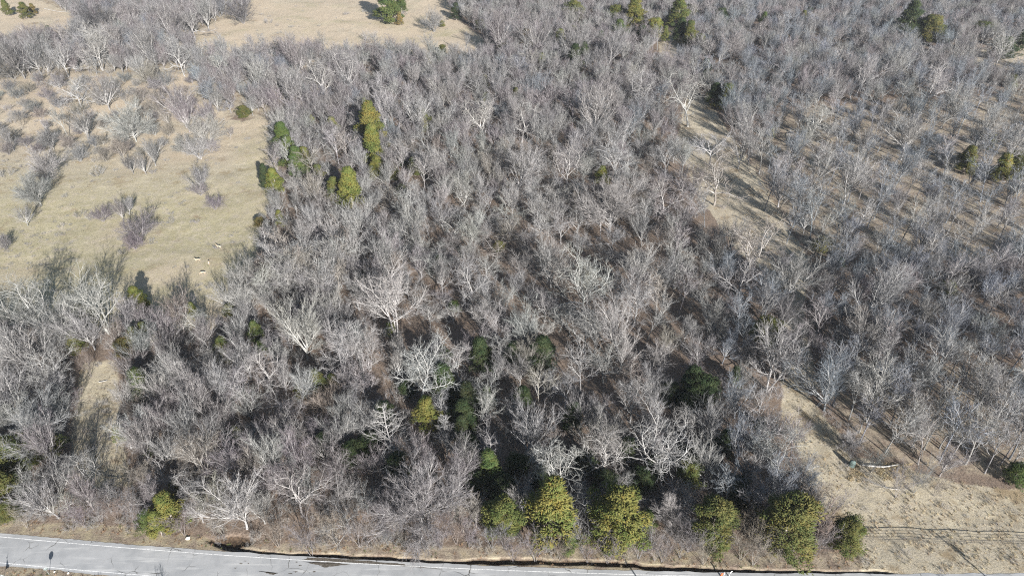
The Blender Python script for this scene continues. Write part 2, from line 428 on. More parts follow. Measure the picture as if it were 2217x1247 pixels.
    for li, q in enumerate(lv):
        b, dd, ln, rd = spawn(r, P, R, q['n'], *q['t'], q['a'], q['l'], L, shape=q['sh'], radr=q['rr'])
        last = li == len(lv) - 1
        rmin = .0105 if last else (.05 if li == 0 and form not in 'up' else (.034 if li < 2 and form not in 'u' else .018))
        rd = np.maximum(rd, rmin)
        P = march(r, b, dd, ln, q['K'], q['w'], q['tr'])
        tip = .55 if not last else .45
        R = rd[:, None] * np.linspace(1, .28 if li < 2 else tip, q['K'])[None, :]
        R = np.maximum(R, .0065 if last else .0125)
        v, f = tubes(P, R, q['s']); L = ln
        (trunk if li == 0 and form in 'ofmg' else crown).append((v, f, min(1.0, (.0, .22, .75, 1.0)[li] if form not in 'bp' else (.6, .9, 1., 1.)[li])))
    allv = np.concatenate([x[0] for x in trunk + crown])
    h = float(np.percentile(allv[:, 2], 99.7)); c = allv[allv[:, 2] > .3 * h]
    w = float((np.percentile(c[:, 0], 98.5) - np.percentile(c[:, 0], 1.5) + np.percentile(c[:, 1], 98.5) - np.percentile(c[:, 1], 1.5)) / 2)
    out = []
    for nm, parts in (("trunk", trunk), ("crown", crown)):
        V, F, A = joinvf(parts)
        out.append(mesh_from(nm, V, F, [M_BARK], True, {"age": ('FLOAT', A)}))
    return dict(trunk=out[0], crown=out[1], h=h, w=w, form=form)

def cedar(seed, form):
    r = np.random.default_rng(seed)
    H = 9.0
    nl = {'r': 120, 'c': 95, 'k': 85}[form]
    # foliage lobes round a leader; each lobe is a bunch of upswept sprays
    z = r.uniform(.05, 1.0, nl) ** .85
    prof = {'r': np.sin(np.pi * np.clip(z * .80 + .16, 0, 1)) ** .55, 'c': (1.02 - z) ** .75, 'k': (1.05 - z) ** .5 * (.55 + .45 * np.sin(7 * z + r.uniform(0, 6)) ** 2)}[form]
    Rm = {'r': 2.9, 'c': 2.4, 'k': 2.5}[form]
    az = np.arange(nl) * 2.39996 + r.normal(0, .3, nl)
    rad = Rm * prof * r.uniform(.5, 1.12, nl) * (1 + .28 * np.sin(az * 2 + z * 5 + seed) + .16 * np.sin(az * 5 + z * 11))
    cen = np.stack([np.cos(az) * rad * .86, np.sin(az) * rad * .86, .5 + z * (H - .8)], 1)
    sz = (.5 + .35 * prof) * r.uniform(.6, 1.3, nl)
    ns = 84
    u = unit(r.normal(size=(nl, ns, 3))); u[..., 2] = u[..., 2] * .8 + .1
    outw = np.stack([np.cos(az), np.sin(az), 0 * az + .35], 1)
    p = cen[:, None, :] + u * (sz[:, None, None] * r.uniform(.35, 1, (nl, ns, 1)) ** .6)
    d = unit(u * .7 + outw[:, None, :] * .8 + np.array([0, 0, .45]) + r.normal(0, .6, (nl, ns, 3)))
    p = p.reshape(-1, 3); d = d.reshape(-1, 3); n = len(p)
    ln = r.uniform(.16, .46, n)[:, None]; wd = r.uniform(.05, .10, n)[:, None]
    A = unit(np.cross(d, r.normal(size=(n, 3)))); B = np.cross(d, A)
    v0 = p + A * wd; v1 = p - A * wd * .5 + B * wd * .87; v2 = p - A * wd * .5 - B * wd * .87; v3 = p + d * ln
    V = np.stack([v0, v1, v2, v3], 1).reshape(-1, 3)
    i = np.arange(n)[:, None] * 4
    F = np.concatenate([i + np.array([[0, 1, 3]]), i + np.array([[1, 2, 3]]), i + np.array([[2, 0, 3]])])
    ag = np.repeat(np.clip(np.repeat(r.uniform(.1, .9, nl), ns) + r.normal(0, .18, n), 0, 1), 4)
    crown = mesh_from("crown", V, F, [M_FOL], False, {"age": ('FLOAT', ag)})
    P = march(r, np.array([[0, 0, -.2]]), np.array([[0, 0, 1.]]), np.array([H * .85]), 7, .02, .02)
    tv, tf = tubes(P, np.linspace(.17, .04, 7)[None, :], 6)
    parts = [(tv, tf, .3)]
    b, dd, l2, rd = spawn(r, P, np.linspace(.17, .04, 7)[None, :], 26, .08, .95, (1.1, 1.4), .26, np.array([H * .85]), shape='cone', radr=.4)
    P2 = march(r, b, dd, l2, 4, .06, .05); v, f = tubes(P2, rd[:, None] * np.linspace(1, .4, 4)[None, :], 4); parts.append((v, f, .5))
    V, F, Aa = joinvf(parts)
    trunk = mesh_from("trunk", V, F, [M_BARK], True, {"age": ('FLOAT', Aa)})
    w = float(np.percentile(crown_co(crown)[:, 0], 98) - np.percentile(crown_co(crown)[:, 0], 2))
    return dict(trunk=trunk, crown=crown, h=H, w=w, form='cedar_' + form)

def crown_co(me):
    a = np.empty(len(me.vertices) * 3, np.float32); me.vertices.foreach_get("co", a); return a.reshape(-1, 3)

PROTO = {k: [] for k in 'ofgmslbpu'}
for k, n in (('o', 4), ('f', 4), ('g', 2), ('m', 2), ('s', 3), ('l', 1), ('b', 2), ('p', 2), ('u', 3)):
    for i in range(n): PROTO[k].append(bare_tree(100 + ord(k) * 7 + i, k))
CEDAR = {'r': [cedar(11, 'r'), cedar(12, 'r')], 'c': [cedar(21, 'c'), cedar(22, 'c')], 'k': [cedar(31, 'k')]}

TINT = dict(pale=(.20, .198, .198), white=(.25, .248, .247), grey=(.14, .141, .146), mauve=(.14, .127, .136), blue=(.11, .13, .158), brown=(.135, .113, .096), dark=(.08, .081, .085), tan=(.19, .172, .15))  # blue: cool cast over the right-hand wood, put into the twig colour
CT = dict(y=(.098, .095, .036), g=(.05, .066, .027), d=(.026, .036, .02), b=(.095, .075, .04), o=(.07, .072, .031))
CTN = dict(y='yellow-olive', g='bright green', d='dark green', b='brownish', o='olive')
FORM = dict(o='broad crooked', f='fan-shaped', m='many-stemmed', s='tall slender', l='straight-leader', b='low bushy', p='thin sapling-like')

PLACED = []          # dict(x,y,s,rz,proto,tint,kind,form,tname,label)

def place(px, py, w, pr, tn, tint, kind, form, base=False, hs=1.0, label=None, zf=None):
    """stand a plant so that its crown's centre (or its foot) is seen at px,py with a crown w photo pixels wide"""
    zf = zf if zf is not None else (.62 if kind != 'cedar_tree' else .48)
    s, z = .8, 0.0
    for _ in range(4):
        p = at(px, py, 0 if base else z)
        s = w * depth(p.x, p.y, p.z) / FPX / pr['w']
        z = zf * pr['h'] * s * hs
    PLACED.append(dict(x=p.x, y=p.y, s=s, hs=hs, rz=float(rng.uniform(0, 6.28)), pr=pr, tint=tint, tn=tn, kind=kind, form=form, label=label, w=w))
    return PLACED[-1]

def jit(t, k=.07):
    g = 1 + rng.normal(0, k); return tuple(float(max(.01, c * g * (1 + rng.normal(0, .025)))) for c in t)

def T(px, py, w, form, tn, label=None, hs=1.0):
    base = form.isupper(); f = form.lower()
    pr = PROTO[f][int(rng.integers(len(PROTO[f])))]
    kind = {'s': 'slender_tree', 'p': 'sapling', 'b': 'bushy_tree'}.get(f, 'bare_tree')
    return place(px, py, w, pr, tn, jit(TINT[tn]), kind, f, base, hs, label)

def C(px, py, w, tn='o', form=None, hs=None, label=None):
    form = form or ('r' if w > 45 else str(rng.choice(['r', 'c', 'c', 'k'])))
    pr = CEDAR[form][int(rng.integers(len(CEDAR[form])))]
    return place(px, py, w, pr, tn, jit(CT[tn], .1), 'cedar_tree', form, False, (hs or float(rng.uniform(.85, 1.2))) * (.66 if py < 1000 else .8), label)

# ------------------------------------------------------------------ the trees one by one: photo position of the crown (capital letter: of the foot)
LIST = [
 # pale field, upper left of the photo
 (205,30,78,'b','dark','big dark bushy bare tree north of the pale field, against a grassy slope'), (30,112,62,'f','dark'), (68,108,52,'f','grey'), (100,78,52,'b','mauve'), (18,140,52,'b','dark'), (60,75,40,'f','mauve'),
 (128,112,54,'o','pale'), (200,85,72,'m','white'), (310,85,62,'f','grey'), (385,112,62,'o','pale'), (250,70,50,'f','mauve'), (278,60,45,'o','grey'), (160,60,45,'f','grey'),
 (360,30,62,'f','mauve'), (410,35,52,'o','grey'), (330,18,50,'f','grey'), (440,15,50,'f','grey'), (520,14,62,'b','dark'), (470,8,50,'b','grey'), (280,22,45,'f','mauve'), (300,140,40,'f','pale'),
 (320,156,58,'b','tan'), (161,192,66,'o','white','white-limbed bare tree with a thick shaded trunk on the pale field'), (220,188,62,'f','mauve'), (175,258,46,'f','grey'), (277,252,84,'g','white','spreading white bare tree mid-field with limbs forking near the ground'), (130,255,38,'s','pale'),
 (104,292,48,'g','grey'), (85,345,68,'g','white'), (165,325,46,'b','pale'), (70,400,76,'g','pale'), (258,312,46,'b','tan'), (325,322,48,'f','grey'), (280,350,32,'f','dark'), (308,352,32,'f','grey'),
 (385,212,68,'f','mauve'), (398,240,52,'f','mauve'), (440,268,76,'b','pale'), (400,305,52,'b','pale'), (425,312,60,'b','white'), (425,378,46,'f','grey'), (330,228,46,'b','tan'), (120,215,36,'b','grey'), (360,275,36,'b','tan'), (455,235,40,'f','mauve'),
 (255,445,36,'f','mauve'), (272,440,30,'f','pale'), (290,482,78,'b','mauve','wide low mauve thicket tree alone in the middle of the field'), (215,456,42,'b','mauve'), (460,432,42,'b','mauve'), (285,515,46,'b','mauve'), (48,462,36,'f','grey'), (4,520,40,'b','grey'), (430,405,34,'b','mauve'), (340,200,40,'b','tan'), (300,200,40,'b','tan'), (50,300,30,'b','mauve'), (10,315,36,'b','mauve'), (200,300,32,'b','grey'), (222,330,36,'b','tan'),
 (938,37,54,'b','grey','round grey bare tree standing alone in the far clearing'),
 # edge of the field and left wood
 (48,640,120,'o','pale'), (200,640,115,'m','white'), (120,690,100,'f','pale'), (60,745,105,'f','pale'), (330,700,60,'o','white'), (270,660,56,'f','pale'), (390,662,50,'f','mauve'), (428,690,64,'o','white'),
 (488,634,56,'f','white'), (525,640,74,'m','white'), (585,640,60,'f','pale'), (650,705,115,'f','white','big fan-shaped white tree with a mauve haze of twigs above the left wood'), (735,745,95,'m','white'), (715,650,70,'m','white'),
 (845,630,135,'m','white','tall white tree with a forked double trunk in a brown glade'), (565,790,88,'o','pale'), (520,828,84,'o','white'), (95,790,95,'m','white'), (125,825,60,'m','white'), (180,700,80,'f','pale'), (350,800,95,'o','pale'), (440,790,80,'o','pale'), (300,690,55,'f','mauve'),
 (72,915,135,'g','white','large white spreading tree beside the grass path, limbs out to all sides'), (15,850,80,'o','pale'), (420,850,90,'f','mauve'), (600,860,80,'o','pale'), (700,860,80,'b','tan'),
 (96,1068,86,'f','pale'), (135,1085,60,'o','white'), (180,1062,76,'f','mauve'), (228,1080,74,'o','pale'), (345,900,80,'f','mauve'), (300,945,84,'f','mauve'), (265,930,70,'o','pale'),
 (425,980,96,'m','tan','pale tan tree with long bare limbs leaning over the roadside thicket'), (395,915,84,'f','grey'), (470,895,74,'f','mauve'), (330,1050,76,'f','mauve'), (425,1095,58,'f','pale'), (510,1075,112,'f','white'), (560,1090,70,'f','pale'),
 (640,1065,135,'o','mauve','wide mauve-twigged tree with pale crooked limbs by the road ditch'), (640,978,96,'f','mauve'), (740,1060,80,'m','pale'), (790,1075,60,'o','pale'), (700,930,80,'b','mauve'), (560,950,80,'f','mauve'), (540,1000,70,'f','tan'),
 (848,925,108,'l','pale','straight-trunked tree with tiered pale branches, like a bare conifer'), (905,1066,172,'g','pale','huge round grey fan-shaped tree dominating the road verge'), (965,925,54,'l','pale'), (985,1010,76,'f','mauve'), (930,985,60,'p','mauve'),
 (1130,1108,74,'o','dark'), (1000,1110,50,'s','tan'), (1030,1105,56,'f','tan'), (1185,1165,50,'o','white'), (1460,1100,96,'g','white','white fan-shaped tree between two round roadside cedars'),
 (1065,955,88,'o','pale'), (1142,930,100,'f','pale'), (1205,1000,125,'o','white','white tree with tangled crooked limbs over dark cedars'), (1310,965,115,'o','pale'), (1430,945,138,'o','white'), (1545,1000,86,'f','white'), (1612,1000,80,'f','pale'), (1690,965,120,'o','grey'), (1650,900,100,'o','pale'),
 (905,800,128,'o','white','flat-topped white tree with dense crooked limbs and cedars at its foot'), (995,775,90,'o','pale'), (1060,830,100,'o','pale'), (1140,700,80,'f','pale'), (1075,690,80,'m','white'), (1265,590,115,'o','white'), (1195,560,90,'f','pale'), (1385,570,95,'f','pale'),
 (1327,428,128,'g','pale','broad round pale tree standing over the central wood'), (1350,680,110,'f','pale'), (1270,690,90,'o','pale'), (1010,600,90,'o','pale'), (1100,450,80,'o','pale'), (980,480,84,'o','grey'), (890,470,76,'f','pale'), (770,470,70,'f','white'), (830,540,72,'f','pale'), (945,560,72,'m','pale'),
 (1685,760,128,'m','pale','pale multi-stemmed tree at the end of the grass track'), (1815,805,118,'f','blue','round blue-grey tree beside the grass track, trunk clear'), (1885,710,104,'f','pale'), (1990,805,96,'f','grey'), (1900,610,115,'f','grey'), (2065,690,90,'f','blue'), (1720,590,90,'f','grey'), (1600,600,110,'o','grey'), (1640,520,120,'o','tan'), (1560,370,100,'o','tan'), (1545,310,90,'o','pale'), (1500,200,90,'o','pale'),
 (1380,640,90,'m','white'), (1470,560,84,'m','pale'), (1590,87,62,'g','pale','round pale tree glowing among darker woods beyond the track'), (1610,310,66,'f','pale'), (1770,240,70,'o','white'), (1870,150,60,'f','white'), (1935,130,60,'f','pale'), (2020,175,74,'o','white'), (2120,265,80,'f','pale'), (1975,275,76,'f','pale'), (1850,370,80,'f','white'), (1700,385,84,'f','pale'), (1960,345,66,'f','blue'), (2060,215,66,'f','pale'), (2080,110,70,'b','pale'), (2172,95,62,'m','white'), (2040,110,60,'b','pale'), (2190,320,66,'s','pale'),
 (1842,948,52,'g','white','small drooping whitish tree over a brush heap at the track'),
 (700,165,70,'o','white'), (620,180,60,'f','pale'), (545,150,60,'f','pale'), (640,110,60,'f','mauve'), (760,150,70,'o','white'), (830,220,60,'f','white'), (900,240,70,'f','white'), (860,335,70,'o','white'), (1090,160,60,'o','pale'), (1080,60,62,'f','mauve'), (1160,70,70,'f','mauve'), (1250,80,64,'f','grey'), (1320,95,64,'f','grey'), (1130,250,74,'o','pale'), (1050,250,70,'o','white'), (1290,230,80,'f','pale'), (1390,180,70,'o','pale'), (1340,320,86,'o','pale'), (1230,340,80,'o','pale'), (1430,420,90,'o','pale'), (1120,345,86,'f','pale'),
]
for e in LIST: T(*e[:5], label=e[5] if len(e) > 5 else None)
# stand of thin pale trunks on the field's corner
for i in range(46):
    px, py = rng.uniform(565, 800), rng.uniform(585, 672)
    if py < 560 + (620 - px) * .25 + 20: py += 40
    T(px, py, rng.uniform(38, 56), 'S', str(rng.choice(['white', 'pale', 'tan'])), hs=1.05)
# slender trees along the near edge of the grove, their trunks clear of the grass
for px, py in [(1653,470),(1678,465),(1705,520),(1722,482),(1748,510),(1690,430),(1760,560),(1800,548),(1842,520),(1880,500),(1735,440),(1780,430),(1830,450),(1900,440),(1950,540),(2000,520),(2040,470),(1640,390),(1625,360),(1820,580),(1985,600),(2080,560),(2150,590),(1960,420),(2120,450),(2190,480),
               (1802,890),(1830,905),(1850,880),(1880,915),(1905,890),(1930,950),(1960,930),(1985,990),(2010,960),(2030,1000),(2060,985),(2085,1005),(2110,975),(2140,1015),(2165,1005),(2190,985),(1940,905),(1975,880),(2040,920),(2100,900),(2150,940),(2200,900),(1890,860),(2000,860),(2075,850),(1925,985),(1868,945),(2180,1040)]:
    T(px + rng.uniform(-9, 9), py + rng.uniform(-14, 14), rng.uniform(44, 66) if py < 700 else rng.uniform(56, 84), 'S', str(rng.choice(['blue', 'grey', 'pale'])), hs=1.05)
# thin saplings and brush along the verge and the path
for px, py, w in [(290,1110,44),(350,1120,40),(385,1125,44),(470,1120,50),(590,1140,60),(660,1148,70),(720,1140,56),(770,1140,60),(820,1140,44),(985,1140,50),(1015,1150,44),(1065,1150,50),(1095,1160,40),(1160,1175,50),(1215,1180,44),(1265,1150,60),(1275,1185,40),(1390,1165,60),(1425,1170,60),(1480,1170,50),(1500,1150,60),(1620,1160,70),(1645,1180,60),(1660,1150,50),(1600,1120,60),(1780,1165,50),(1790,1130,76),(1760,1110,50),(1800,1090,60),(1770,1060,50),(40,1112,40),(165,1105,44),(205,1100,40),(265,1070,50),(300,1020,50),(280,880,44),(150,860,40),(240,1095,40),(180,780,40),(845,1135,50),(870,1145,46),(850,1105,60),(835,1150,40),(950,1150,50),(1110,1180,40),(1320,1180,50),(1360,1185,44),(1440,1185,44),(1530,1190,44),(1680,1190,40),(1745,990,44),(1730,930,44),(1960,1035,50),(2000,1022,54),(2040,1040,40),(1900,985,40)]:
    T(px, py, w * 1.15, 'p', str(rng.choice(['mauve', 'tan', 'brown', 'grey', 'mauve'])))

CED = [
 (13,18,16,'o'),(52,24,24,'o'),(70,20,14,'b'),(103,62,10,'g'),(838,8,48,'g'),(868,10,22,'g'),(865,43,16,'b'),(957,53,14,'y'),(987,27,24,'d'),(1040,55,24,'o'),(1243,27,46,'o'),(1333,37,44,'o'),(1373,33,50,'y'),(1417,65,40,'y'),(1340,70,30,'g'),(1390,78,26,'d'),(1470,30,32,'o'),(1473,68,26,'d'),(1213,87,26,'y'),(1263,115,28,'d'),(1243,132,30,'d'),(1140,90,24,'b'),(1090,110,30,'y'),(1127,137,16,'y'),(1173,137,22,'y'),(957,107,20,'o'),(927,130,22,'y'),(947,128,13,'d'),(1197,47,17,'y'),(1240,67,22,'o'),(1300,85,22,'d'),(1440,75,20,'o'),
 (802,280,46,'y','c',1.35),(790,235,16,'y','c',1.4),(910,262,44,'y','r',1.3),(808,322,42,'y','c',1.3),(818,365,32,'y','c'),(850,373,26,'o'),(897,363,26,'o'),(757,412,46,'y','c',1.2),(725,412,34,'o','c'),(870,412,24,'y'),(837,303,20,'o'),(940,233,20,'o'),(1052,217,16,'y'),(1050,180,16,'y'),(1117,210,16,'y'),(1360,217,20,'o'),(1303,381,26,'y'),(870,345,22,'d'),(775,310,24,'o'),(690,300,24,'b'),
 (613,307,38,'g','c',1.2,'green cedar on the field corner, topmost of the dark edge row'),(625,332,38,'g','c'),(643,352,34,'g','c'),(660,347,32,'y','c'),(573,384,20,'d','c',1.7,'narrow dark spire-like cedar on the field edge'),(720,277,26,'y','c'),(673,262,18,'y'),(527,243,30,'o','r',.9,'squat olive cedar where the field meets the wood'),(593,392,30,'y'),(690,380,30,'o'),(563,480,28,'b','r',.9,'orange-brown bush cedar at the wood edge'),(605,472,18,'y'),
 (297,650,32,'y'),(180,690,56,'o','r'),(163,742,34,'o'),(273,752,54,'b','r'),(293,733,30,'o'),(313,722,26,'o'),(417,673,18,'y','c',1.4),(497,672,28,'y'),(553,720,26,'g','c',1.3),(565,752,28,'g'),(483,757,42,'o'),(300,832,46,'g','c',1.0,'dark green cedar with frond-like sprays by the grass path'),(683,827,34,'o'),(650,845,24,'o'),(720,830,30,'o'),
 (1080,535,28,'y'),(983,660,28,'g'),(950,573,32,'d'),(957,770,42,'g'),(793,593,22,'o'),(845,712,24,'o'),(1040,768,46,'d'),(1173,763,50,'d'),(1110,770,44,'d'),(1010,860,44,'d'),(960,830,50,'d'),
 (1780,530,42,'y','r',.9),(1820,570,18,'d'),(1660,716,64,'y','r',1.0,'olive-yellow cedar bulging among grey trees left of the track end'),(2053,623,36,'o'),(1593,813,26,'g'),
 (20,985,84,'o','r'),(100,965,66,'o','r'),(8,1058,54,'o'),(20,1105,50,'o'),(257,937,24,'y'),(510,940,26,'o'),(377,1058,18,'y'),(363,1105,58,'y','k',.9,'bright yellow-green ragged cedar on the verge by the road'),(317,1127,38,'g','k',.8),(327,975,26,'o'),(340,1135,30,'y'),
 (923,895,56,'y','k',1.0),(983,878,28,'g'),(1018,962,38,'g','k'),(1057,1010,44,'g'),(1030,892,28,'d'),(1053,858,34,'g'),(883,842,40,'d'),(1000,930,40,'d'),(1090,1120,80,'o','r'),(1195,1108,78,'y','c',1.05,'yellow conical cedar behind pale branches on the verge'),(1233,1170,32,'g'),(1337,1125,118,'y','r',1.15,'biggest round yellow-green cedar on the verge, a pole shadow at its foot'),(1402,1125,40,'g'),(1357,975,44,'d'),(1390,1040,50,'d'),(1287,881,30,'d'),(1120,1010,50,'d'),(1180,1030,50,'d'),(1270,1000,48,'d'),(1420,1010,44,'d'),(1240,900,40,'d'),(1130,860,40,'d'),
 (1547,1135,92,'o','r',1.2,'egg-shaped olive cedar on the verge, right after the white fan tree'),(1707,1140,118,'o','r',1.1,'large dark-mottled cedar second from the end of the verge row'),(1833,1158,72,'o','r',1.05,'last cedar of the verge row, touching the wire fence'),(1497,1022,54,'o'),(2203,1025,46,'g','r',1.0,'bright green cedar at the grove edge above the right-hand field'),(1520,850,76,'d','r'),(1500,830,50,'d'),(1647,915,24,'o'),(1570,960,40,'d'),(1600,1060,50,'d'),
 (830,900,50,'d'),(800,960,58,'d'),(762,985,60,'d'),(860,1012,50,'d'),(1002,900,48,'d'),(1040,1045,52,'d'),(1090,1062,58,'d'),(1450,850,52,'d'),(1488,872,48,'d'),(700,962,42,'d'),(1310,1040,50,'d'),(1600,1085,50,'d'),(1480,985,50,'d'),  # dark-coloured cedars added to stand in for deep shadow pockets on the floor
 (1495,30,30,'o'),(1493,75,32,'o'),(1515,97,26,'o'),(1527,152,28,'d'),(1573,211,42,'o'),(1610,207,26,'o'),(1548,205,30,'d'),(1630,133,16,'o'),(1670,287,13,'y'),(1753,25,14,'g'),(1740,38,16,'y'),(1650,12,13,'o'),(1653,47,16,'g'),(1970,50,40,'d','c'),(2013,67,58,'o','r'),(2130,67,42,'o'),(2170,108,60,'d','r',.8),(2212,90,30,'d'),(2094,348,34,'o'),(2194,363,56,'o','r'),(2144,307,26,'o'),(2190,177,26,'o'),(1703,73,14,'o'),(1723,85,12,'g'),(2047,97,18,'o'),(1560,40,40,'d'),(2170,365,36,'y'),
]
for e in CED: C(e[0], e[1], e[2] * (.88 if e[1] < 1000 else .96), e[3], e[4] if len(e) > 4 else None, e[5] if len(e) > 5 else None, e[6] if len(e) > 6 else None)

# low bushes on the field
for px, py, w, tn in [(170,460,26,'brown'),(195,466,24,'mauve'),(388,158,11,'brown'),(140,358,12,'brown'),(258,515,13,'brown'),(210,370,34,'grey'),(470,355,11,'tan'),(10,372,34,'dark'),(300,525,16,'brown'),(85,180,18,'grey'),(580,45,20,'mauve'),(600,55,10,'brown'),(536,43,9,'brown'),(633,57,10,'brown'),(690,55,9,'brown'),(605,70,12,'dark'),(750,30,14,'mauve'),(821,38,12,'brown'),(790,24,14,'mauve'),(876,30,14,'mauve'),(800,75,36,'mauve'),(15,235,24,'mauve'),(25,260,24,'mauve'),(410,410,18,'mauve'),(415,478,14,'mauve'),(370,460,14,'mauve'),(425,478,14,'mauve'),(140,424,14,'grey'),(355,160,16,'grey'),(60,235,24,'mauve'),(205,345,20,'tan'),(330,372,18,'mauve'),(470,503,7,'grey'),(378,578,8,'grey'),(328,517,12,'grey'),(405,578,9,'grey'),(360,345,12,'grey'),(515,395,9,'grey'),(90,95,12,'brown'),(2160,140,40,'brown'),(1880,1010,40,'brown'),(1855,965,36,'brown'),(1830,1010,22,'tan'),(1200,1200,22,'tan'),(1060,1190,24,'brown'),(880,1178,26,'tan')]:
    pr = PROTO['u'][int(rng.integers(3))]
    place(px, py, w, pr, tn, jit(TINT[tn], .1), 'bush', 'u', False, float(rng.uniform(.8, 1.1)), zf=.5)

# ------------------------------------------------------------------ the wood between: everything not listed, spaced as the crowns are
class Hash:
    def __init__(s, c=6.0): s.c, s.d = c, {}
    def ok(s, x, y, r):
        c = s.c; k = int(math.ceil(r / c)); i, j = int(x // c), int(y // c)
        for a in range(i - k, i + k + 1):
            for b in range(j - k, j + k + 1):
                for (u, v, q) in s.d.get((a, b), ()):
                    if (u - x) ** 2 + (v - y) ** 2 < (min(r, q)) ** 2: return False
        return True
    def add(s, x, y, r): s.d.setdefault((int(x // s.c), int(y // s.c)), []).append((x, y, r))

HS = Hash()
for q in PLACED:
    if q['kind'] != 'bush': HS.add(q['x'], q['y'], max(2.0, q['s'] * q['pr']['w'] * (.52 if q['kind'] != 'slender_tree' else .36)))

NC = 42000
ys = 74 + (760 - 74) * rng.uniform(0, 1, NC) ** .8
xs = rng.uniform(-1, 1, NC) * (depth(0, ys) * .75 * 1.07 + 14)
PX, PY = project(xs, ys)
def sd(poly): return poly_sd(PX, PY, poly)
open_d = np.max(np.stack([sd(p) for p in OPEN]), 0) if True else None
grove = np.maximum(sd(GROVE), sd(GROVE_B)); glade = sd(GLADE); centre = sd(CENTRE)
n_fill = 0
# keep clear the ground just in front of the plants that stand out in the photo
veil = np.zeros(NC, bool)
for q in PLACED:
    if q['w'] < 40 or not (q['kind'] == 'cedar_tree' or q['label']): continue
    bx, by0 = project(q['x'], q['y'])
    k = .46 if q['kind'] == 'cedar_tree' else .4
    veil |= (np.abs(PX - bx) < k * q['w']) & (PY > by0 - .1 * q['w']) & (PY < by0 + (.95 if q['kind'] == 'cedar_tree' else .6) * q['w'])
veil &= rng.uniform(0, 1, NC) < .93
for i in range(NC):
    x, y, px, py = xs[i], ys[i], PX[i], PY[i]
    sc = 130 / depth(x, y)            # photo pixels shrink with distance
    if open_d[i] > -8 * sc * rng.uniform(.2, 1.2): continue
    if glade[i] > 0 or veil[i]: continue
    u = rng.uniform()
    if sd_g := grove[i] > 0:
        lower = py > 700
        r = (5.4 if lower else 8.6) * rng.uniform(.85, 1.3)
        f = 's' if u < (.85 if lower else .6) else 'f'
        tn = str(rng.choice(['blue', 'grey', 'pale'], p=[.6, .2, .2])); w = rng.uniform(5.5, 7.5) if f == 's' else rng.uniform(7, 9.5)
    elif py < 330:
        r = rng.uniform(4.8, 7.0); f = 'f' if u < .72 else ('o' if u < .86 else 's'); w = rng.uniform(6.5, 9.5)
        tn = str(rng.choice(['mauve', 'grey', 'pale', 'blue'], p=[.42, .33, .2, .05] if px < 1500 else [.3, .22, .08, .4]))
    elif px > 1560:
        r = rng.uniform(4.6, 6.6); f = 'f' if u < .68 else ('s' if u < .9 else 'o'); w = rng.uniform(6, 9)
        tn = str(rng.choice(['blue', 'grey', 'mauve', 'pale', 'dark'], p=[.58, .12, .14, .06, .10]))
    elif px < 850 and py > 640:
        r = rng.uniform(4.2, 6.4); f = 'f' if u < .5 else ('o' if u < .78 else 'm'); w = rng.uniform(5.8, 9)
        tn = str(rng.choice(['pale', 'white', 'mauve', 'grey', 'tan', 'brown'], p=[.3, .1, .24, .26, .04, .06]))
    else:
        r = rng.uniform(4.9, 6.6) * (1.15 if centre[i] > 0 else 1.0); f = 'o' if u < .34 else ('f' if u < .80 else ('m' if u < .9 else 's')); w = rng.uniform(5.8, 8.8)
        tn = str(rng.choice(['pale', 'grey', 'tan', 'white', 'brown', 'mauve'], p=[.32, .36, .06, .06, .08, .12]))
    if not HS.ok(x, y, r): continue
    HS.add(x, y, r); n_fill += 1
    pr = PROTO[f][int(rng.integers(len(PROTO[f])))]
    s = w / pr['w']; hs = rng.uniform(.9, 1.1)
    hh = s * hs * pr['h']
    if hh > 15.5: hs *= 15.5 / hh
    PLACED.append(dict(x=x, y=y, s=s, hs=hs, rz=float(rng.uniform(0, 6.28)), pr=pr, tint=jit(TINT[tn], .1), tn=tn, kind='slender_tree' if f == 's' else 'bare_tree', form=f, label=None, w=w * FPX / depth(x, y), fill=True))

SCRUB = [(90,175),(420,168),(440,240),(505,300),(430,345),(200,345),(10,335),(-40,200)]
for _ in range(2600):
    px, py = rng.uniform(-40, 510), rng.uniform(165, 350)
    if poly_sd(np.array([px]), np.array([py]), SCRUB)[0] < 0: continue
    p = at(px, py); r = rng.uniform(8.5, 13)
    if not HS.ok(p.x, p.y, r): continue
    HS.add(p.x, p.y, r); u = rng.uniform(); f = 'b' if u < .5 else ('g' if u < .75 else ('f' if u < .9 else 'p'))
    T(px, py, rng.uniform(18, 38), f.upper(), str(rng.choice(['grey', 'mauve', 'pale', 'tan', 'tan'])), hs=.9)
# ------------------------------------------------------------------ which are objects of their own: the 300 of each kind that show largest
CAP = dict(bare_tree=300, slender_tree=230, cedar_tree=300, sapling=120, bushy_tree=120, bush=120)
def seen(q):
    px, py = project(q['x'], q['y'], .5 * q['s'] * q['pr']['h'])
    return -10 < px < CX * 2 + 10 and -5 < py < 1275
GROUPN = dict(bare_tree='bare trees of the winter wood', slender_tree='slender trees of the grove and thickets', cedar_tree='cedars among the bare trees', sapling='saplings along road and path', bushy_tree='low bushy bare trees', bush='low bushes in the open grass')
CATN = dict(bare_tree='bare tree', slender_tree='slender tree', cedar_tree='cedar tree', sapling='sapling', bushy_tree='bushy tree', bush='bush')
OPENN = [(FIELD_L, 'on the pale field'), (FIELD_T, 'on the far clearing'), (FIELD_TL, 'on the far slope'), (PATH, 'beside the grass path'), (FIELD_R, 'by the mown field'), (VERGE, 'on the road verge'), (TRACK, 'on the grass track'), (GROVE, 'in the open grove'), (GROVE_B, 'in the lower grove')]
ONES = ['zero','one','two','three','four','five','six','seven','eight','nine','ten','eleven','twelve','thirteen','fourteen','fifteen','sixteen','seventeen','eighteen','nineteen']
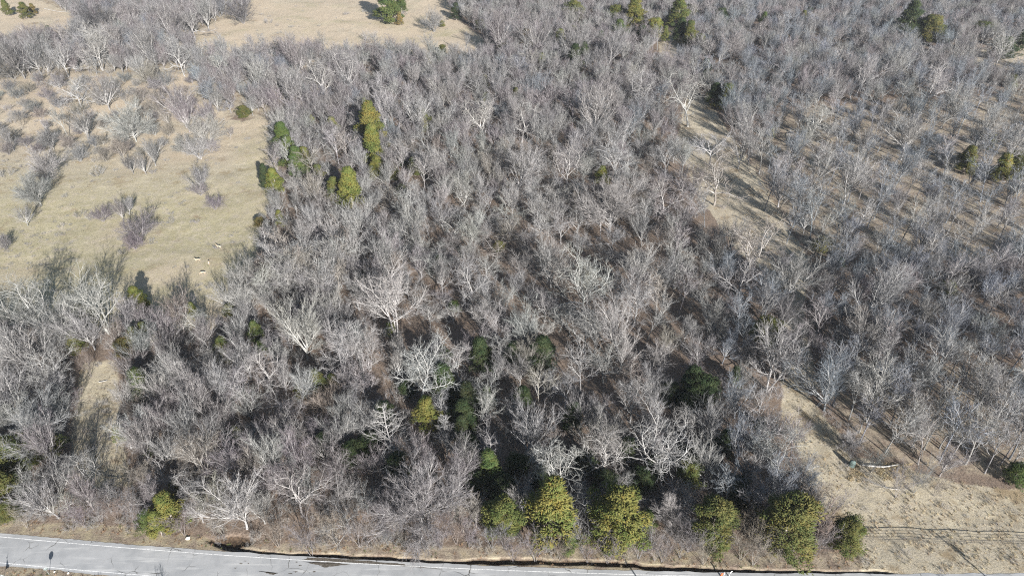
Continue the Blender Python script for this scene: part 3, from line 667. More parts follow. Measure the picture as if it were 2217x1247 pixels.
TENS = ['','','twenty','thirty','forty','fifty','sixty','seventy','eighty','ninety']
def num(n):
    n = int(max(0, min(99, n)))
    return ONES[n] if n < 20 else TENS[n // 10] + ('-' + ONES[n % 10] if n % 10 else '')
USED = set()
COLN = dict(pale='pale', white='white', grey='grey', mauve='mauve', blue='blue-grey', brown='brown', dark='dark', tan='tan')
def label_for(q):
    if q['label']: USED.add(q['label']); return q['label']
    px, py = project(q['x'], q['y'], 0.6 * q['s'] * q['hs'] * q['pr']['h'])
    fx, fy = project(q['x'], q['y'])
    where = next((n for p, n in OPENN if poly_sd(np.array([fx]), np.array([fy]), p)[0] > 0), None)
    if where is None: where = 'in the far wood' if fy < 260 else ('in the left wood' if fx < 860 and fy > 640 else ('in the right wood' if fx > 1560 else 'in the middle wood'))
    k = q['kind']
    if k == 'cedar_tree': a = f"{CTN[q['tn']]} {dict(r='rounded', c='conical', k='ragged')[q['form']]} cedar"
    elif k == 'bush': a = f"{COLN[q['tn']]} twiggy bush"
    else: a = f"{COLN[q['tn']]} {dict(o='crooked', f='fan-shaped', g='wide round', m='many-stemmed', s='slender', l='tiered', b='bushy', p='thin')[q['form']]} {'sapling' if k == 'sapling' else 'bare tree'}"
    cx, cy = float(px) / 2217 * 100, float(py) / 1247 * 100
    for d in (0, 1, -1, 2, -2, 3, -3):
        for e in (0, 1, -1):
            l = f"{a} {where}, {num(cx + d)} percent across and {num(cy + e)} down"
            if l not in USED: USED.add(l); return l
    return l

by = {}
for q in PLACED:
    q['seen'] = seen(q)
    by.setdefault(q['kind'], []).append(q)
INDIV, REST = [], []
for k, L in by.items():
    L.sort(key=lambda q: (not q['seen'], bool(q.get('fill')), -q['w']))
    for i, q in enumerate(L): (INDIV if i < CAP[k] and q['seen'] else REST).append(q)

_first = {}
for q in INDIV:
    z = gz(q['x'], q['y']); pr = q['pr']
    root = bpy.data.objects.new(q['kind'], None); COL.objects.link(root)
    root.empty_display_size = .5
    root.location = (q['x'], q['y'], z); root.rotation_euler = (0, 0, q['rz']); root.scale = (q['s'], q['s'], q['s'] * q['hs'])
    tag(root, label_for(q), CATN[q['kind']], GROUPN[q['kind']])
    for part, nm in (("trunk", "trunk" if q['form'] not in 'u' else "stem"), ("crown", "crown" if q['form'] != 'u' else "twigs")):
        o = _first.get((id(pr), part))
        o = o.copy() if o else bpy.data.objects.new(nm, pr[part])
        _first.setdefault((id(pr), part), o)
        COL.objects.link(o); o.parent = root
        o["tint"] = q['tint'] if not (part == 'trunk' and q['kind'] == 'cedar_tree') else (.16, .12, .09)

# ------------------------------------------------------------------ masses nobody could count: geometry-node scatters
def scatter(name, protos, pts, label):
    """protos: list of lists of objects; pts: list of (x,y,z,index,rz,sx,sz,tint)"""
    n = len(pts); a = np.array([p[:7] for p in pts], np.float32); t = np.array([p[7] for p in pts], np.float32)
    me = bpy.data.meshes.new(name); me.vertices.add(n); me.vertices.foreach_set("co", a[:, :3].ravel())
    def at_(nm, typ, d, key): x = me.attributes.new(nm, typ, 'POINT'); x.data.foreach_set(key, np.ascontiguousarray(d).ravel())
    at_("pick", 'INT', a[:, 3].astype(np.int32), 'value')
    at_("turn", 'FLOAT_VECTOR', np.stack([0 * a[:, 4], 0 * a[:, 4], a[:, 4]], 1).astype(np.float32), 'vector')
    at_("size", 'FLOAT_VECTOR', np.stack([a[:, 5], a[:, 5], a[:, 6]], 1).astype(np.float32), 'vector')
    at_("tint", 'FLOAT_VECTOR', t, 'vector')
    o = bpy.data.objects.new(name, me); COL.objects.link(o); tag(o, label, None, None, 'stuff')
    ng = bpy.data.node_groups.new(name, 'GeometryNodeTree')
    ng.interface.new_socket("Geometry", in_out='INPUT', socket_type='NodeSocketGeometry'); ng.interface.new_socket("Geometry", in_out='OUTPUT', socket_type='NodeSocketGeometry')
    gi, go = ng.nodes.new("NodeGroupInput"), ng.nodes.new("NodeGroupOutput")
    iop = ng.nodes.new("GeometryNodeInstanceOnPoints"); gj = ng.nodes.new("GeometryNodeJoinGeometry")
    for obs in reversed(protos):
        j = ng.nodes.new("GeometryNodeJoinGeometry")
        for ob in obs:
            oi = ng.nodes.new("GeometryNodeObjectInfo"); oi.transform_space = 'ORIGINAL'; oi.inputs["Object"].default_value = ob; oi.inputs["As Instance"].default_value = False
            ng.links.new(oi.outputs["Geometry"], j.inputs[0])
        g2 = ng.nodes.new("GeometryNodeGeometryToInstance"); ng.links.new(j.outputs[0], g2.inputs[0]); ng.links.new(g2.outputs[0], gj.inputs[0])
    def named(nm, typ):
        q = ng.nodes.new("GeometryNodeInputNamedAttribute"); q.data_type = typ; q.inputs["Name"].default_value = nm; return q.outputs[0]
    ng.links.new(gi.outputs[0], iop.inputs["Points"]); ng.links.new(gj.outputs[0], iop.inputs["Instance"])
    iop.inputs["Pick Instance"].default_value = True
    ng.links.new(named("pick", 'INT'), iop.inputs["Instance Index"]); ng.links.new(named("turn", 'FLOAT_VECTOR'), iop.inputs["Rotation"]); ng.links.new(named("size", 'FLOAT_VECTOR'), iop.inputs["Scale"])
    ng.links.new(iop.outputs[0], go.inputs[0])
    o.modifiers.new("scatter", 'NODES').node_group = ng
    return o

ids, protos = {}, []
for q in REST:
    k = id(q['pr'])
    if k not in ids:
        obs = []
        for part in ("trunk", "crown"):
            if (k, part) not in _first: break
            obs.append(_first[(k, part)])
        if len(obs) < 2: continue
        ids[k] = len(protos); protos.append(obs)
zs = ground_z(np.array([q['x'] for q in REST]), np.array([q['y'] for q in REST]))
pts = [(q['x'], q['y'], float(z), ids[id(q['pr'])], q['rz'], q['s'], q['s'] * q['hs'], q['tint']) for q, z in zip(REST, zs) if id(q['pr']) in ids]
scatter("woodland", protos, pts, "mass of bare grey trees filling the wood behind the nearer ones")
print("INDIV", len(INDIV), {k: sum(q['kind'] == k for q in INDIV) for k in CAP}, "REST", len(pts), "fill", n_fill)

# thickets under the trees
NU = 26000
uy = 80 + 560 * rng.uniform(0, 1, NU) ** 1.2; ux = rng.uniform(-1, 1, NU) * (depth(0, uy) * .75 * 1.05 + 8)
upx, upy = project(ux, uy)
uo = np.max(np.stack([poly_sd(upx, upy, p) for p in OPEN if p is not VERGE]), 0)
uv = poly_sd(upx, upy, VERGE); ug = np.maximum(poly_sd(upx, upy, GROVE), poly_sd(upx, upy, GROVE_B)); uc = poly_sd(upx, upy, CENTRE); ugl = poly_sd(upx, upy, GLADE)
dn = vnoise(ux, uy, 16, 40)
prob = np.where(ug > 0, .06, np.where(uc > 0, .16, .36)) * np.clip(dn * 2.2 - .45, 0, 1)
prob = np.where((upx < 900) & (upy > 640), np.clip(dn * 2 - .3, 0, 1) * .6, prob)
prob = np.where((upy > 1050) & (uv < 0), .8, prob)
prob = np.where(uo > -3, 0, prob); prob = np.where(ugl > 0, .05, prob)
prob = np.where(uv > 0, np.where(uy - road_y(ux) > 2.6, np.where(upx > 1850, .04, .62 * np.clip(dn * 2, .25, 1)), 0), prob)
keep = rng.uniform(0, 1, NU) < prob * .62
ux, uy, upx = ux[keep], uy[keep], upx[keep]
uz = ground_z(ux, uy); pts = []
for x, y, z, px in zip(ux, uy, uz, upx):
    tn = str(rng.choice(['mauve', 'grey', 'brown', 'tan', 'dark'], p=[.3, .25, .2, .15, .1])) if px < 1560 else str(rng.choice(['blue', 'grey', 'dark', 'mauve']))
    s = rng.uniform(.6, 1.35)
    if project(x, y)[1] > 1125: s *= .6; tn = str(rng.choice(['tan', 'brown', 'mauve', 'grey']))
    pts.append((x, y, float(z), int(rng.integers(3)), rng.uniform(0, 6.28), s, s * rng.uniform(.7, 1.2), jit(tuple(.85 * q for q in TINT[tn]), .1)))
UO = []
for pr in PROTO['u']:
    UO.append([_first[(id(pr), "trunk")], _first[(id(pr), "crown")]])
for poly, n in ((FIELD_L, 1500), (FIELD_T, 420), (FIELD_TL, 160), (FIELD_R, 120), (TRACK, 200), (PATH, 260)):
    k = 0; bx = [max(-20, min(p[0] for p in poly)), min(2230, max(p[0] for p in poly))]; by_ = [max(-5, min(p[1] for p in poly)), min(1247, max(p[1] for p in poly))]
    for _ in range(n):
        px, py = rng.uniform(*bx), rng.uniform(*by_)
        if poly_sd(np.array([px]), np.array([py]), poly)[0] < 2: continue
        p = at(px, py)
        if float(vnoise(np.array([p.x]), np.array([p.y]), 14, 91)[0]) < .5 or rng.uniform() < .3: continue
        s = rng.uniform(.12, .5) if rng.uniform() < .9 else rng.uniform(.5, .9)
        pts.append((p.x, p.y, gz(p.x, p.y), int(rng.integers(3)), rng.uniform(0, 6.28), s, s * rng.uniform(.5, .9), jit(TINT[str(rng.choice(['mauve', 'brown', 'tan', 'grey']))], .1)))
scatter("undergrowth", UO, pts, "tangle of bare saplings and thickets on the wood floor")
print("undergrowth", len(pts))
# ------------------------------------------------------------------ the ground: one sheet, fine by the road, coarse towards the horizon
def axis(segs):
    out = [segs[0][0]]
    for a, b, st in segs: out += list(np.linspace(a, b, max(2, int(round((b - a) / st)) + 1))[1:])
    return np.array(out)
gx = axis([(-6000, -1500, 500), (-1500, -480, 60), (-480, -130, 3.0), (-130, 130, .5), (130, 480, 3.0), (480, 1500, 60), (1500, 6000, 500)])
gy = axis([(-2500, 0, 250), (0, 60, 5), (60, 68, 1), (68, 92, .22), (92, 140, .7), (140, 300, 1.4), (300, 760, 3), (760, 1500, 60), (1500, 8000, 500)])
GX, GY = np.meshgrid(gx, gy); fx, fy = GX.ravel(), GY.ravel()
fz = ground_z(fx, fy)
front = fy > 40
PXg, PYg = project(np.where(front, fx, 0), np.where(front, fy, 60))
soft = 130 / depth(fx, np.maximum(fy, 40))
wob = (vnoise(fx, fy, 5, 51) - .5) * 14 + (vnoise(fx, fy, 1.6, 52) - .5) * 8
def inz(poly, edge=16.0): return np.clip(poly_sd(PXg, PYg, poly) / (edge * np.maximum(soft, .25)) + .5 + wob * .05, 0, 1) * front
zL, zT, zTL, zP, zR, zK, zB, zY, zV, zC = [inz(p) for p in OPEN]
zG, zGB = inz(GROVE, 30), inz(GROVE_B, 30)
zW = inz([(-300, -60), (1000, -60), (1000, 110), (800, 130), (600, 270), (430, 250), (0, 215), (-300, 230)], 40)
field = np.maximum.reduce([zL, zT, zTL, zP * .7, zR, zK * .9, zC * .7, zW * .58, zB * .6, zY, zG * .48, zGB * .45, zV * .47, (~front) * .7])
vn = vnoise(fx, fy, 22, 60)
green = np.maximum.reduce([zL * np.clip((PYg - 330) / 120, 0, 1) * .8, zL * np.clip((PXg - 480) / 60, 0, 1) * .7, zT * np.clip(vn * 2 - .7, 0, 1), zP * .25, zR * .12, zV * np.clip(vn * 1.6 - .6, 0, .6)])
bare = np.maximum.reduce([zL * np.clip((360 - PYg) / 120, 0, 1), zT * .9, zTL * .9, zL * np.clip(vn * 2.2 - 1.0, 0, 1) * .6, zY * .8])
off = fy - road_y(fx)
cyy = np.interp(fx, _dx, _dy)
mud = np.clip((-.14 - (fz - 0)) / .25, 0, 1) * ((np.abs(fy - cyy) < 3.0) | (np.hypot(fx - at(505, 1172).x, fy - at(505, 1172).y) < 6)) * (off > .5) * (off < 9)
m_, n_ = len(gy), len(gx)
ii = np.arange(m_ * n_).reshape(m_, n_)
F = np.stack([ii[:-1, :-1], ii[:-1, 1:], ii[1:, 1:], ii[1:, :-1]], -1).reshape(-1, 4)
gme = mesh_from("ground", np.stack([fx, fy, fz], 1), F, [M_GROUND], True, {"zone": ('FLOAT_COLOR', np.stack([field, green, bare, np.ones_like(field)], 1)), "mud": ('FLOAT', mud)})
tag(obj("ground", gme), "winter ground of dry grass and brown leaf litter", None, None, 'structure')

# ------------------------------------------------------------------ the road
def strip(name, mat, xs, ya, yb, z, label=None, nj=0.0, kind='structure', sub=1):
    ws = np.linspace(0, 1, sub + 1)
    V = np.stack([np.stack([xs, ya * (1 - w) + yb * w, np.full_like(xs, z)], 1) for w in ws])
    k = len(xs); idx = np.arange(k * (sub + 1)).reshape(sub + 1, k)
    F = np.stack([idx[:-1, :-1], idx[:-1, 1:], idx[1:, 1:], idx[1:, :-1]], -1).reshape(-1, 4)
    return tag(obj(name, mesh_from(name, V.reshape(-1, 3), F, [mat])), label, None, None, kind)
rx = np.concatenate([np.arange(-900, -120, 8.0), np.arange(-120, 120, .5), np.arange(120, 900, 8.0)])
ry = road_y(rx)
far_e = ry + .85 + .22 * (vnoise(rx, rx * 0, 3, 70) - .5) + .14 * (vnoise(rx, rx * 0, .8, 71) - .5)
near_e = ry - LANE - .55 - .3 * (vnoise(rx, rx * 0, 2, 72) - .5) - .2 * (vnoise(rx, rx * 0, .7, 73) - .5)
strip("road", M_ROAD, rx, near_e, far_e, .03, "old pale asphalt road", sub=2)
strip("road_marking", M_PAINT, rx, ry - .06, ry + .06, .036, "white edge line of the road, far side")
strip("road_marking", M_PAINT, rx, ry - LANE - .06, ry - LANE + .06, .036, "white edge line of the road, near side")

def blob(name, mat, pts, z, label, kind='structure', rough=.18):
    """ragged flat patch from an outline of photo points"""
    P = [at(*p) for p in pts]; out = []
    for i in range(len(P)):
        a, b = P[i], P[(i + 1) % len(P)]
        for t in np.linspace(0, 1, 7)[:-1]:
            q = a.lerp(b, t); out.append((q.x + rng.normal(0, rough * .5), q.y + rng.normal(0, rough * .3), z))
    return tag(obj(name, mesh_from(name, out, [tuple(range(len(out)))], [mat])), label, None, None, kind)
M_WET = plain("wet_silt", (.085, .075, .062), .55, .35, 3)
M_MUDWATER, nt, b_ = newmat("ditch_water"); b_.inputs["Base Color"].default_value = (.018, .02, .02, 1); b_.inputs["Roughness"].default_value = .08; b_.inputs["Specular IOR Level"].default_value = .5
blob("silt_patch", M_WET, [(655,1213),(700,1214),(770,1219),(840,1222),(905,1228),(960,1232),(900,1226),(860,1219.5),(770,1211.5),(690,1206.5),(664,1207)], .034, "dark wet silt washed along the road edge")
blob("silt_patch", M_WET, [(659,1214.5),(690,1223),(705,1228.5),(716,1225),(760,1221.5),(740,1219),(700,1216.5)], .0345, "dark wet silt inside the edge line", rough=.3)
blob("silt_patch", M_WET, [(561,1235),(590,1239),(601,1240),(592,1244),(577,1240)], .034, "small dark wet blot on the lane", rough=.2)
for c, w, h in [((522,1219),8,3),((531,1214),7,2),((538,1219),5,2),((510,1229),7,2),((642,1216),4,2.5),((650,1223),6,2.5),((640,1237),10,3),((628,1241),10,2.5),((680,1237),8,3)]:
    blob("silt_patch", M_WET, [(c[0]-w/2,c[1]),(c[0],c[1]-h/2),(c[0]+w/2,c[1]),(c[0],c[1]+h/2)], .034, "little dark scab of silt on the lane", rough=.12)
# thin water standing in the ditch
wx = np.arange(at(470,1180).x, at(1900,1240).x, .5); wy = np.interp(wx, _dx, _dy)
strip("ditch_water", M_MUDWATER, wx, wy - .38, wy + .34, -.78, "dark water in the roadside ditch", kind='structure')

# ------------------------------------------------------------------ grass tufts and litter, uncountable
def tuft(seed, n=16, h=.5):
    r = np.random.default_rng(seed)
    az = r.uniform(0, 6.28, n); ln = h * r.uniform(.5, 1.1, n)
    base = np.stack([np.cos(az) * .12 * r.uniform(0, 1, n), np.sin(az) * .12 * r.uniform(0, 1, n), np.full(n, -.03)], 1)
    d = np.stack([np.cos(az) * .55, np.sin(az) * .55, np.ones(n)], 1)
    P = march(r, base, d, ln, 3, .1, -.22)
    v, f = tubes(P, np.array([[.02, .014, .003]]) * np.ones((n, 1)), 3)
    return mesh_from("tuft", v, f, [M_BARK], False, {"age": ('FLOAT', np.ones(len(v)))})
# one real tuft of each sort stands in the field and lends its mesh to the scatter
TO = []
for k in range(3):
    p = at(1960 + 55 * k, 1085 + 9 * k)
    o = obj("grass_tuft", tuft(900 + k, (16, 22, 12)[k], (.45, .35, .6)[k]), None, (p.x, p.y, gz(p.x, p.y)))
    o["tint"] = (.36, .31, .21); tag(o, ("short", "dense low", "tall sparse")[k] + " tuft of dry grass on the mown field", "grass tuft", "dry grass tufts", "stuff"); TO.append([o])
NG = 60000
ty = 66 + 320 * rng.uniform(0, 1, NG) ** 2.0; tx = rng.uniform(-1, 1, NG) * (depth(0, ty) * .75 * 1.03 + 4)
tpx, tpy = project(tx, ty)
gsd = np.max(np.stack([poly_sd(tpx, tpy, p) for p in (FIELD_L, FIELD_R, PATH, TRACK, VERGE)]), 0)
cl = vnoise(tx, ty, 3, 80)
offt = ty - road_y(tx)
keep = (gsd > -4) & (rng.uniform(0, 1, NG) < np.clip(cl * 2 - .4, .08, 1)) & ((offt > 1.4) | (offt < -LANE - 1.0)) & (np.abs(ty - np.interp(tx, _dx, _dy)) > .34)
tx, ty, tpx, tpy = tx[keep], ty[keep], tpx[keep], tpy[keep]; tz = ground_z(tx, ty)
vsd = poly_sd(tpx, tpy, VERGE); pts = []
for i in range(len(tx)):
    u = rng.uniform()
    if vsd[i] > 0 and tpx[i] < 1850: c = (.27, .185, .12) if u < .6 else ((.33, .26, .18) if u < .85 else (.15, .17, .075))
    elif tpx[i] < 400 and tpy[i] > 720: c = (.24, .205, .15)
    elif tpx[i] < 800 and tpy[i] < 720: c = (.33, .30, .19) if u < .7 else (.24, .24, .12)
    else: c = (.36, .305, .21) if u < .7 else ((.25, .2, .14) if u < .92 else (.45, .37, .24))
    s = rng.uniform(.5, 1.2) * (.7 if tpx[i] < 800 and tpy[i] < 720 else 1)
    pts.append((tx[i], ty[i], float(tz[i]), int(rng.integers(3)), rng.uniform(0, 6.28), s, s * rng.uniform(.7, 1.1), jit(c, .1)))
# taller straw along the edge of the grove
for _ in range(420):
    px, py = rng.uniform(1835, 2010), rng.uniform(1004, 1040); p = at(px, py)
    if vnoise(p.x, p.y, 3, 5) < .35: continue
    s = rng.uniform(.8, 1.5); pts.append((p.x, p.y, gz(p.x, p.y), int(rng.integers(3)), rng.uniform(0, 6.28), s, s, jit((.34, .28, .175), .1)))
scatter("dry_grass", TO, pts, "dry straw-coloured grass over field and verge")
print("tufts", len(pts))

# ------------------------------------------------------------------ small things
M_STEEL = plain("galvanised_steel", (.20, .23, .23), .5, .2, 8, .3)
M_DARKSTEEL = plain("rusty_wire", (.06, .055, .05), .7, .3, 8)
M_RED = plain("sign_red", (.42, .03, .03), .5, .1)
M_WOOD = plain("weathered_wood", (.16, .125, .095), .9, .3, 4)
M_WHITE = plain("chalky_stone", (.62, .59, .53), .9, .2, 4)
M_ORANGE = plain("orange_plastic", (.62, .10, .03), .5, .1)
M_WPOST = plain("white_plastic", (.66, .68, .68), .5, .1)
M_TANK = plain("grey_green_tank", (.075, .105, .10), .6, .25, 3)

def tube_mesh(name, pl, r, sides, mat, cap=True):
    P = np.array([pl], float); R = np.full((1, len(pl)), r) if np.isscalar(r) else np.array([r], float)
    v, f = tubes(P, R, sides); F = [tuple(x) for x in f]
    if cap: F += [tuple(range(sides)), tuple(range(len(v) - sides, len(v)))]
    return mesh_from(name, v, F, [mat], True)

def prism(name, outline, axis_dir, thick, mat):
    """flat plate with real thickness: outline in x,z, thickness along y"""
    n = len(outline)
    V = [(x, -thick / 2, z) for x, z in outline] + [(x, thick / 2, z) for x, z in outline]
    F = [tuple(range(n)), tuple(range(2 * n - 1, n - 1, -1))] + [(i, i + n, (i + 1) % n + n, (i + 1) % n) for i in range(n)]
    return mesh_from(name, V, F, [mat])

# octagonal road sign seen from its unpainted back
p = at(106.5, 1243); sg = tag(empty("stop_sign", (p.x, p.y, gz(p.x, p.y)), math.radians(32)), "octagonal road sign seen from its grey back, shadow long across the lane", "road sign")
obj("post", tube_mesh("post", [(0, 0, -.3), (0, 0, 1.05), (.01, 0, 2.0)], .04, 6, M_STEEL), sg)
oc = [(.40 * math.cos(math.pi / 8 + i * math.pi / 4), 1.72 + .40 * math.sin(math.pi / 8 + i * math.pi / 4)) for i in range(8)]
pl = obj("sign_panel", prism("sign_panel", oc, None, .012, M_STEEL), sg, (0, .055, 0)); obj("face_sheet", prism("face_sheet", [(x * .98, 1.72 + (z - 1.72) * .98) for x, z in oc], None, .004, M_RED), pl, (0, .009, 0))
# second sign just below the frame's corner: its flag-shaped shadow falls on the verge
p = at(8, 1256); sg = tag(empty("road_marker", (p.x, p.y, 0), math.radians(25)), "thin roadside post with a small three-cornered plate", "marker post")
obj("post", tube_mesh("post", [(0, 0, -.3), (0, 0, 1.3), (0, 0, 2.5)], .028, 5, M_STEEL), sg)
obj("plate", prism("plate", [(.03, .95), (.62, 1.05), (.05, 1.85)], None, .012, M_STEEL), sg, (0, .05, 0))
obj("cap", prism("cap", [(-.16, 2.02), (-.03, 1.98), (-.03, 2.14), (-.16, 2.1)], None, .012, M_STEEL), sg)

# markers beside the ditch
p = at(1561, 1247); o = empty("marker_post", (p.x, p.y, gz(p.x, p.y))); tag(o, "leaning orange marker post at the ditch, bottom edge", "marker post")
mo = obj("post", mesh_from("post", [(-.16, -.05, 0), (.16, -.05, 0), (.16, .05, 0), (-.16, .05, 0), (-.02, -.04, 1.15), (.26, -.04, 1.1), (.26, .04, 1.1), (-.02, .04, 1.15)], [(0, 1, 2, 3), (4, 5, 6, 7), (0, 1, 5, 4), (1, 2, 6, 5), (2, 3, 7, 6), (3, 0, 4, 7)], [M_ORANGE]), o)
obj("cap", mesh_from("cap", [(-.03, -.05, 1.155), (.28, -.05, 1.105), (.28, .05, 1.105), (-.03, .05, 1.155), (.05, 0, 1.3), (.24, 0, 1.27)], [(0, 1, 2, 3), (0, 1, 5, 4), (1, 2, 5), (2, 3, 4, 5), (3, 0, 4)], [M_DARKSTEEL]), o)
p = at(1566.5, 1247); o = tag(obj("stake", tube_mesh("stake", [(0, 0, -.2), (0, 0, .7), (.02, 0, 1.45)], .035, 5, M_WPOST), None, (p.x, p.y, gz(p.x, p.y))), "thin white stake close beside the orange marker post", "stake")
p = at(1577, 1248); o = tag(obj("bent_pipe", tube_mesh("bent_pipe", [(0, 0, -.2), (.1, .1, .5), (.3, .2, 1.0), (.5, .3, 1.3), (.56, .35, 1.25), (.54, .4, 1.0)], .085, 6, M_WPOST), None, (p.x, p.y, gz(p.x, p.y))), "bent white pipe sticking up beside the ditch", "pipe")

def rock(seed, s, mat):
    r = np.random.default_rng(seed); bm = bmesh.new(); bmesh.ops.create_icosphere(bm, subdivisions=2, radius=1)
    for v in bm.verts: v.co = Vector((v.co.x * s[0], v.co.y * s[1], v.co.z * s[2])) * (1 + .28 * (float(vnoise(np.array([v.co.x * 3 + seed]), np.array([v.co.y * 3 + v.co.z * 2.1]), 1.2, seed)[0]) - .5) * 2)
    me = bpy.data.meshes.new("rock"); bm.to_mesh(me); bm.free(); me.materials.append(mat); return me
for k, (px, py, s, l) in enumerate([(406.5, 1165, .42, "white rock lying on the leafy verge above the ditch's start"), (22, 290, .9, "larger whitish rock on the pale field's left margin"), (30, 295, .7, "flat whitish rock below a larger one on the field margin"), (17, 296, .6, "small whitish rock nearest the frame on the field margin"),
                                    (500, 1181, .3, "pale stone at the lip of the washed-out hole"), (118, 1237, .16, "pale rubble lump at the sign's foot"), (148, 1240, .2, "pale rubble lump farther along from the sign")]):
    p = at(px, py); tag(obj("rock", rock(k + 3, (s * 1.2, s, s * .6), M_WHITE), None, (p.x, p.y, gz(p.x, p.y) + s * .2)), l, "rock", "pale rocks")

# grey-green round-topped object in the straw, 2 m tall
p = at(1843, 1008); zz = gz(p.x, p.y)
prof = [(.0, 1.98), (.3, 1.93), (.55, 1.78), (.7, 1.5), (.74, 1.1), (.76, .55), (.74, .1), (.74, -.1)]
ns = 18; V = []; 
for r_, z_ in prof: V += [(max(r_, .01) * math.cos(a) * .95, max(r_, .01) * math.sin(a) * .7, z_) for a in np.arange(ns) * 2 * math.pi / ns]
F = [(i * ns + j, (i + 1) * ns + j, (i + 1) * ns + (j + 1) % ns, i * ns + (j + 1) % ns) for i in range(len(prof) - 1) for j in range(ns)]
tk = tag(empty("tank", (p.x, p.y, zz), math.radians(-25)), "upright grey-green round-topped tank in straw at the grove corner", "tank")
obj("shell", mesh_from("shell", V, F, [M_TANK], True), tk)
obj("cap", tube_mesh("cap", [(0, 0, 1.95), (0, 0, 2.07)], .16, 10, M_DARKSTEEL), tk)
for hh in (.5, 1.05): obj("hoop", tube_mesh("hoop", [(.735 * math.cos(a), .545 * math.sin(a), hh) for a in np.linspace(0, 2 * math.pi, 19)], .025, 4, M_DARKSTEEL, False), tk)

# fallen timber
def timber(name, pts_px, r0, r1, tint, label, cat, lift=.2, twigs=0, seed=0):
    r = np.random.default_rng(seed + 400)
    P = []
    for q in pts_px:
        a = at(q[0], q[1]); P.append((a.x, a.y, gz(a.x, a.y) + (q[2] if len(q) > 2 else lift)))
    P = np.array(P); n = 4 * (len(P) - 1) + 1
    t = np.linspace(0, len(P) - 1, n); P = np.stack([np.interp(t, np.arange(len(P)), P[:, i]) for i in range(3)], 1)
    P[1:-1] = (P[:-2] + 2 * P[1:-1] + P[2:]) / 4
    o0 = P[0].copy(); P = P - o0
    root = tag(empty(name, o0), label, cat)
    R = np.linspace(r0, r1, n)
    v, f = tubes(P[None], R[None], 7)
    o = obj("log", mesh_from("log", v, f, [M_BARK], True, {"age": ('FLOAT', np.zeros(len(v)))}), root); o["tint"] = tint
    if twigs:
        L0 = np.array([np.linalg.norm(P[-1] - P[0])])
        b, d, ln, rd = spawn(r, P[None], R[None], twigs, .3, 1, (.3, .8), .42, L0, radr=.5)
        d[:, 2] = np.abs(d[:, 2]) * .4; P1 = march(r, b, d, ln, 5, .1, -.02); P1[..., 2] = np.maximum(P1[..., 2], .05); rd = np.maximum(rd, .02)
        R1 = rd[:, None] * np.linspace(1, .5, 5); v1, f1 = tubes(P1, R1, 4)
        b, d, l2, rd2 = spawn(r, P1, R1, 7, .1, 1, (.3, .8), .5, ln, radr=.7); P2 = march(r, b, d, l2, 3, .1, .0); P2[..., 2] = np.maximum(P2[..., 2], .04)
        v2, f2 = tubes(P2, np.maximum(rd2, .014)[:, None] * np.linspace(1, .6, 3), 3)
        V, F, A = joinvf([(v1, f1, .4), (v2, f2, .8)])
        o = obj("branches", mesh_from("branches", V, F, [M_BARK], True, {"age": ('FLOAT', A)}), root); o["tint"] = tint
    return root
timber("fallen_log", [(1866,1006),(1890,1009),(1915,1011),(1944,1006.5)], .22, .14, (.5, .49, .47), "bleached curved log lying at the edge of the grove", "fallen log", .3)
timber("fallen_branch", [(1950,1059),(1925,1057),(1900,1048),(1878,1038)], .07, .03, TINT['pale'], "fallen twiggy branch on the open grass below the bleached log", "fallen branch", .25, 12, 1)
timber("broken_tree", [(783,803,-.2),(780,790,2.2),(776,783,3.6),(765,775,4.4),(752,771,4.7),(742,768,5.2)], .24, .09, (.55, .54, .52), "broken white trunk bent over, leafless, in the left wood", "broken tree", twigs=6, seed=2)
timber("fallen_branch", [(742,832),(760,838),(778,836),(794,824)], .12, .04, TINT['white'], "arched white branch lying low under the broken trunk", "fallen branch", .5, 5, 3)
timber("fallen_branch", [(214,827),(222,826),(232,823)], .1, .08, TINT['white'], "short pale log across the head of the grass path", "fallen branch", .2)
timber("fallen_branch", [(97,21),(120,25),(143,27)], .25, .15, TINT['tan'], "long pale pole lying on the far slope", "fallen branch", .3)
timber("fallen_branch", [(1530,330),(1555,318),(1572,306)], .16, .08, TINT['tan'], "fallen pale limb across the grass track", "fallen branch", .8, 5, 4)

# fence along the mown field: posts, a pipe rail on top and four wires; its shadow rules lines on the grass
fpx = [(1846,1165),(1888,1169.5),(1923,1171),(1965,1172),(2006,1174),(2047,1175.5),(2085,1176.5),(2128,1177.5),(2168,1179.5),(2212,1181),(2256,1183),(2300,1185)]
FP = [at(*q) for q in fpx]; FH = 1.35
o0 = Vector((FP[0].x, FP[0].y, 0)); fe = tag(empty("wire_fence", o0), "low fence of thin dark posts, top rail and wires across the mown field", "fence")
pm = tube_mesh("post", [(0, 0, -.3), (0, 0, .6), (0, 0, FH)], .03, 5, M_DARKSTEEL)
for q in FP: obj("post", pm, fe, (q.x - o0.x, q.y - o0.y, gz(q.x, q.y)))
for hh, rr, nm in ((FH + .02, .05, "rail"), (1.05, .016, "wire"), (.78, .016, "wire"), (.5, .016, "wire"), (.25, .016, "wire")):
    pl = []
    for i, q in enumerate(FP):
        pl.append((q.x - o0.x, q.y - o0.y + .035, gz(q.x, q.y) + hh))
        if i < len(FP) - 1:
            n = FP[i + 1]; mx, my = (q.x + n.x) / 2, (q.y + n.y) / 2; pl.append((mx - o0.x, my - o0.y + .035, (gz(q.x, q.y) + gz(n.x, n.y)) / 2 + hh - .02))
    obj(nm, tube_mesh(nm, pl, rr, 5, M_DARKSTEEL), fe)

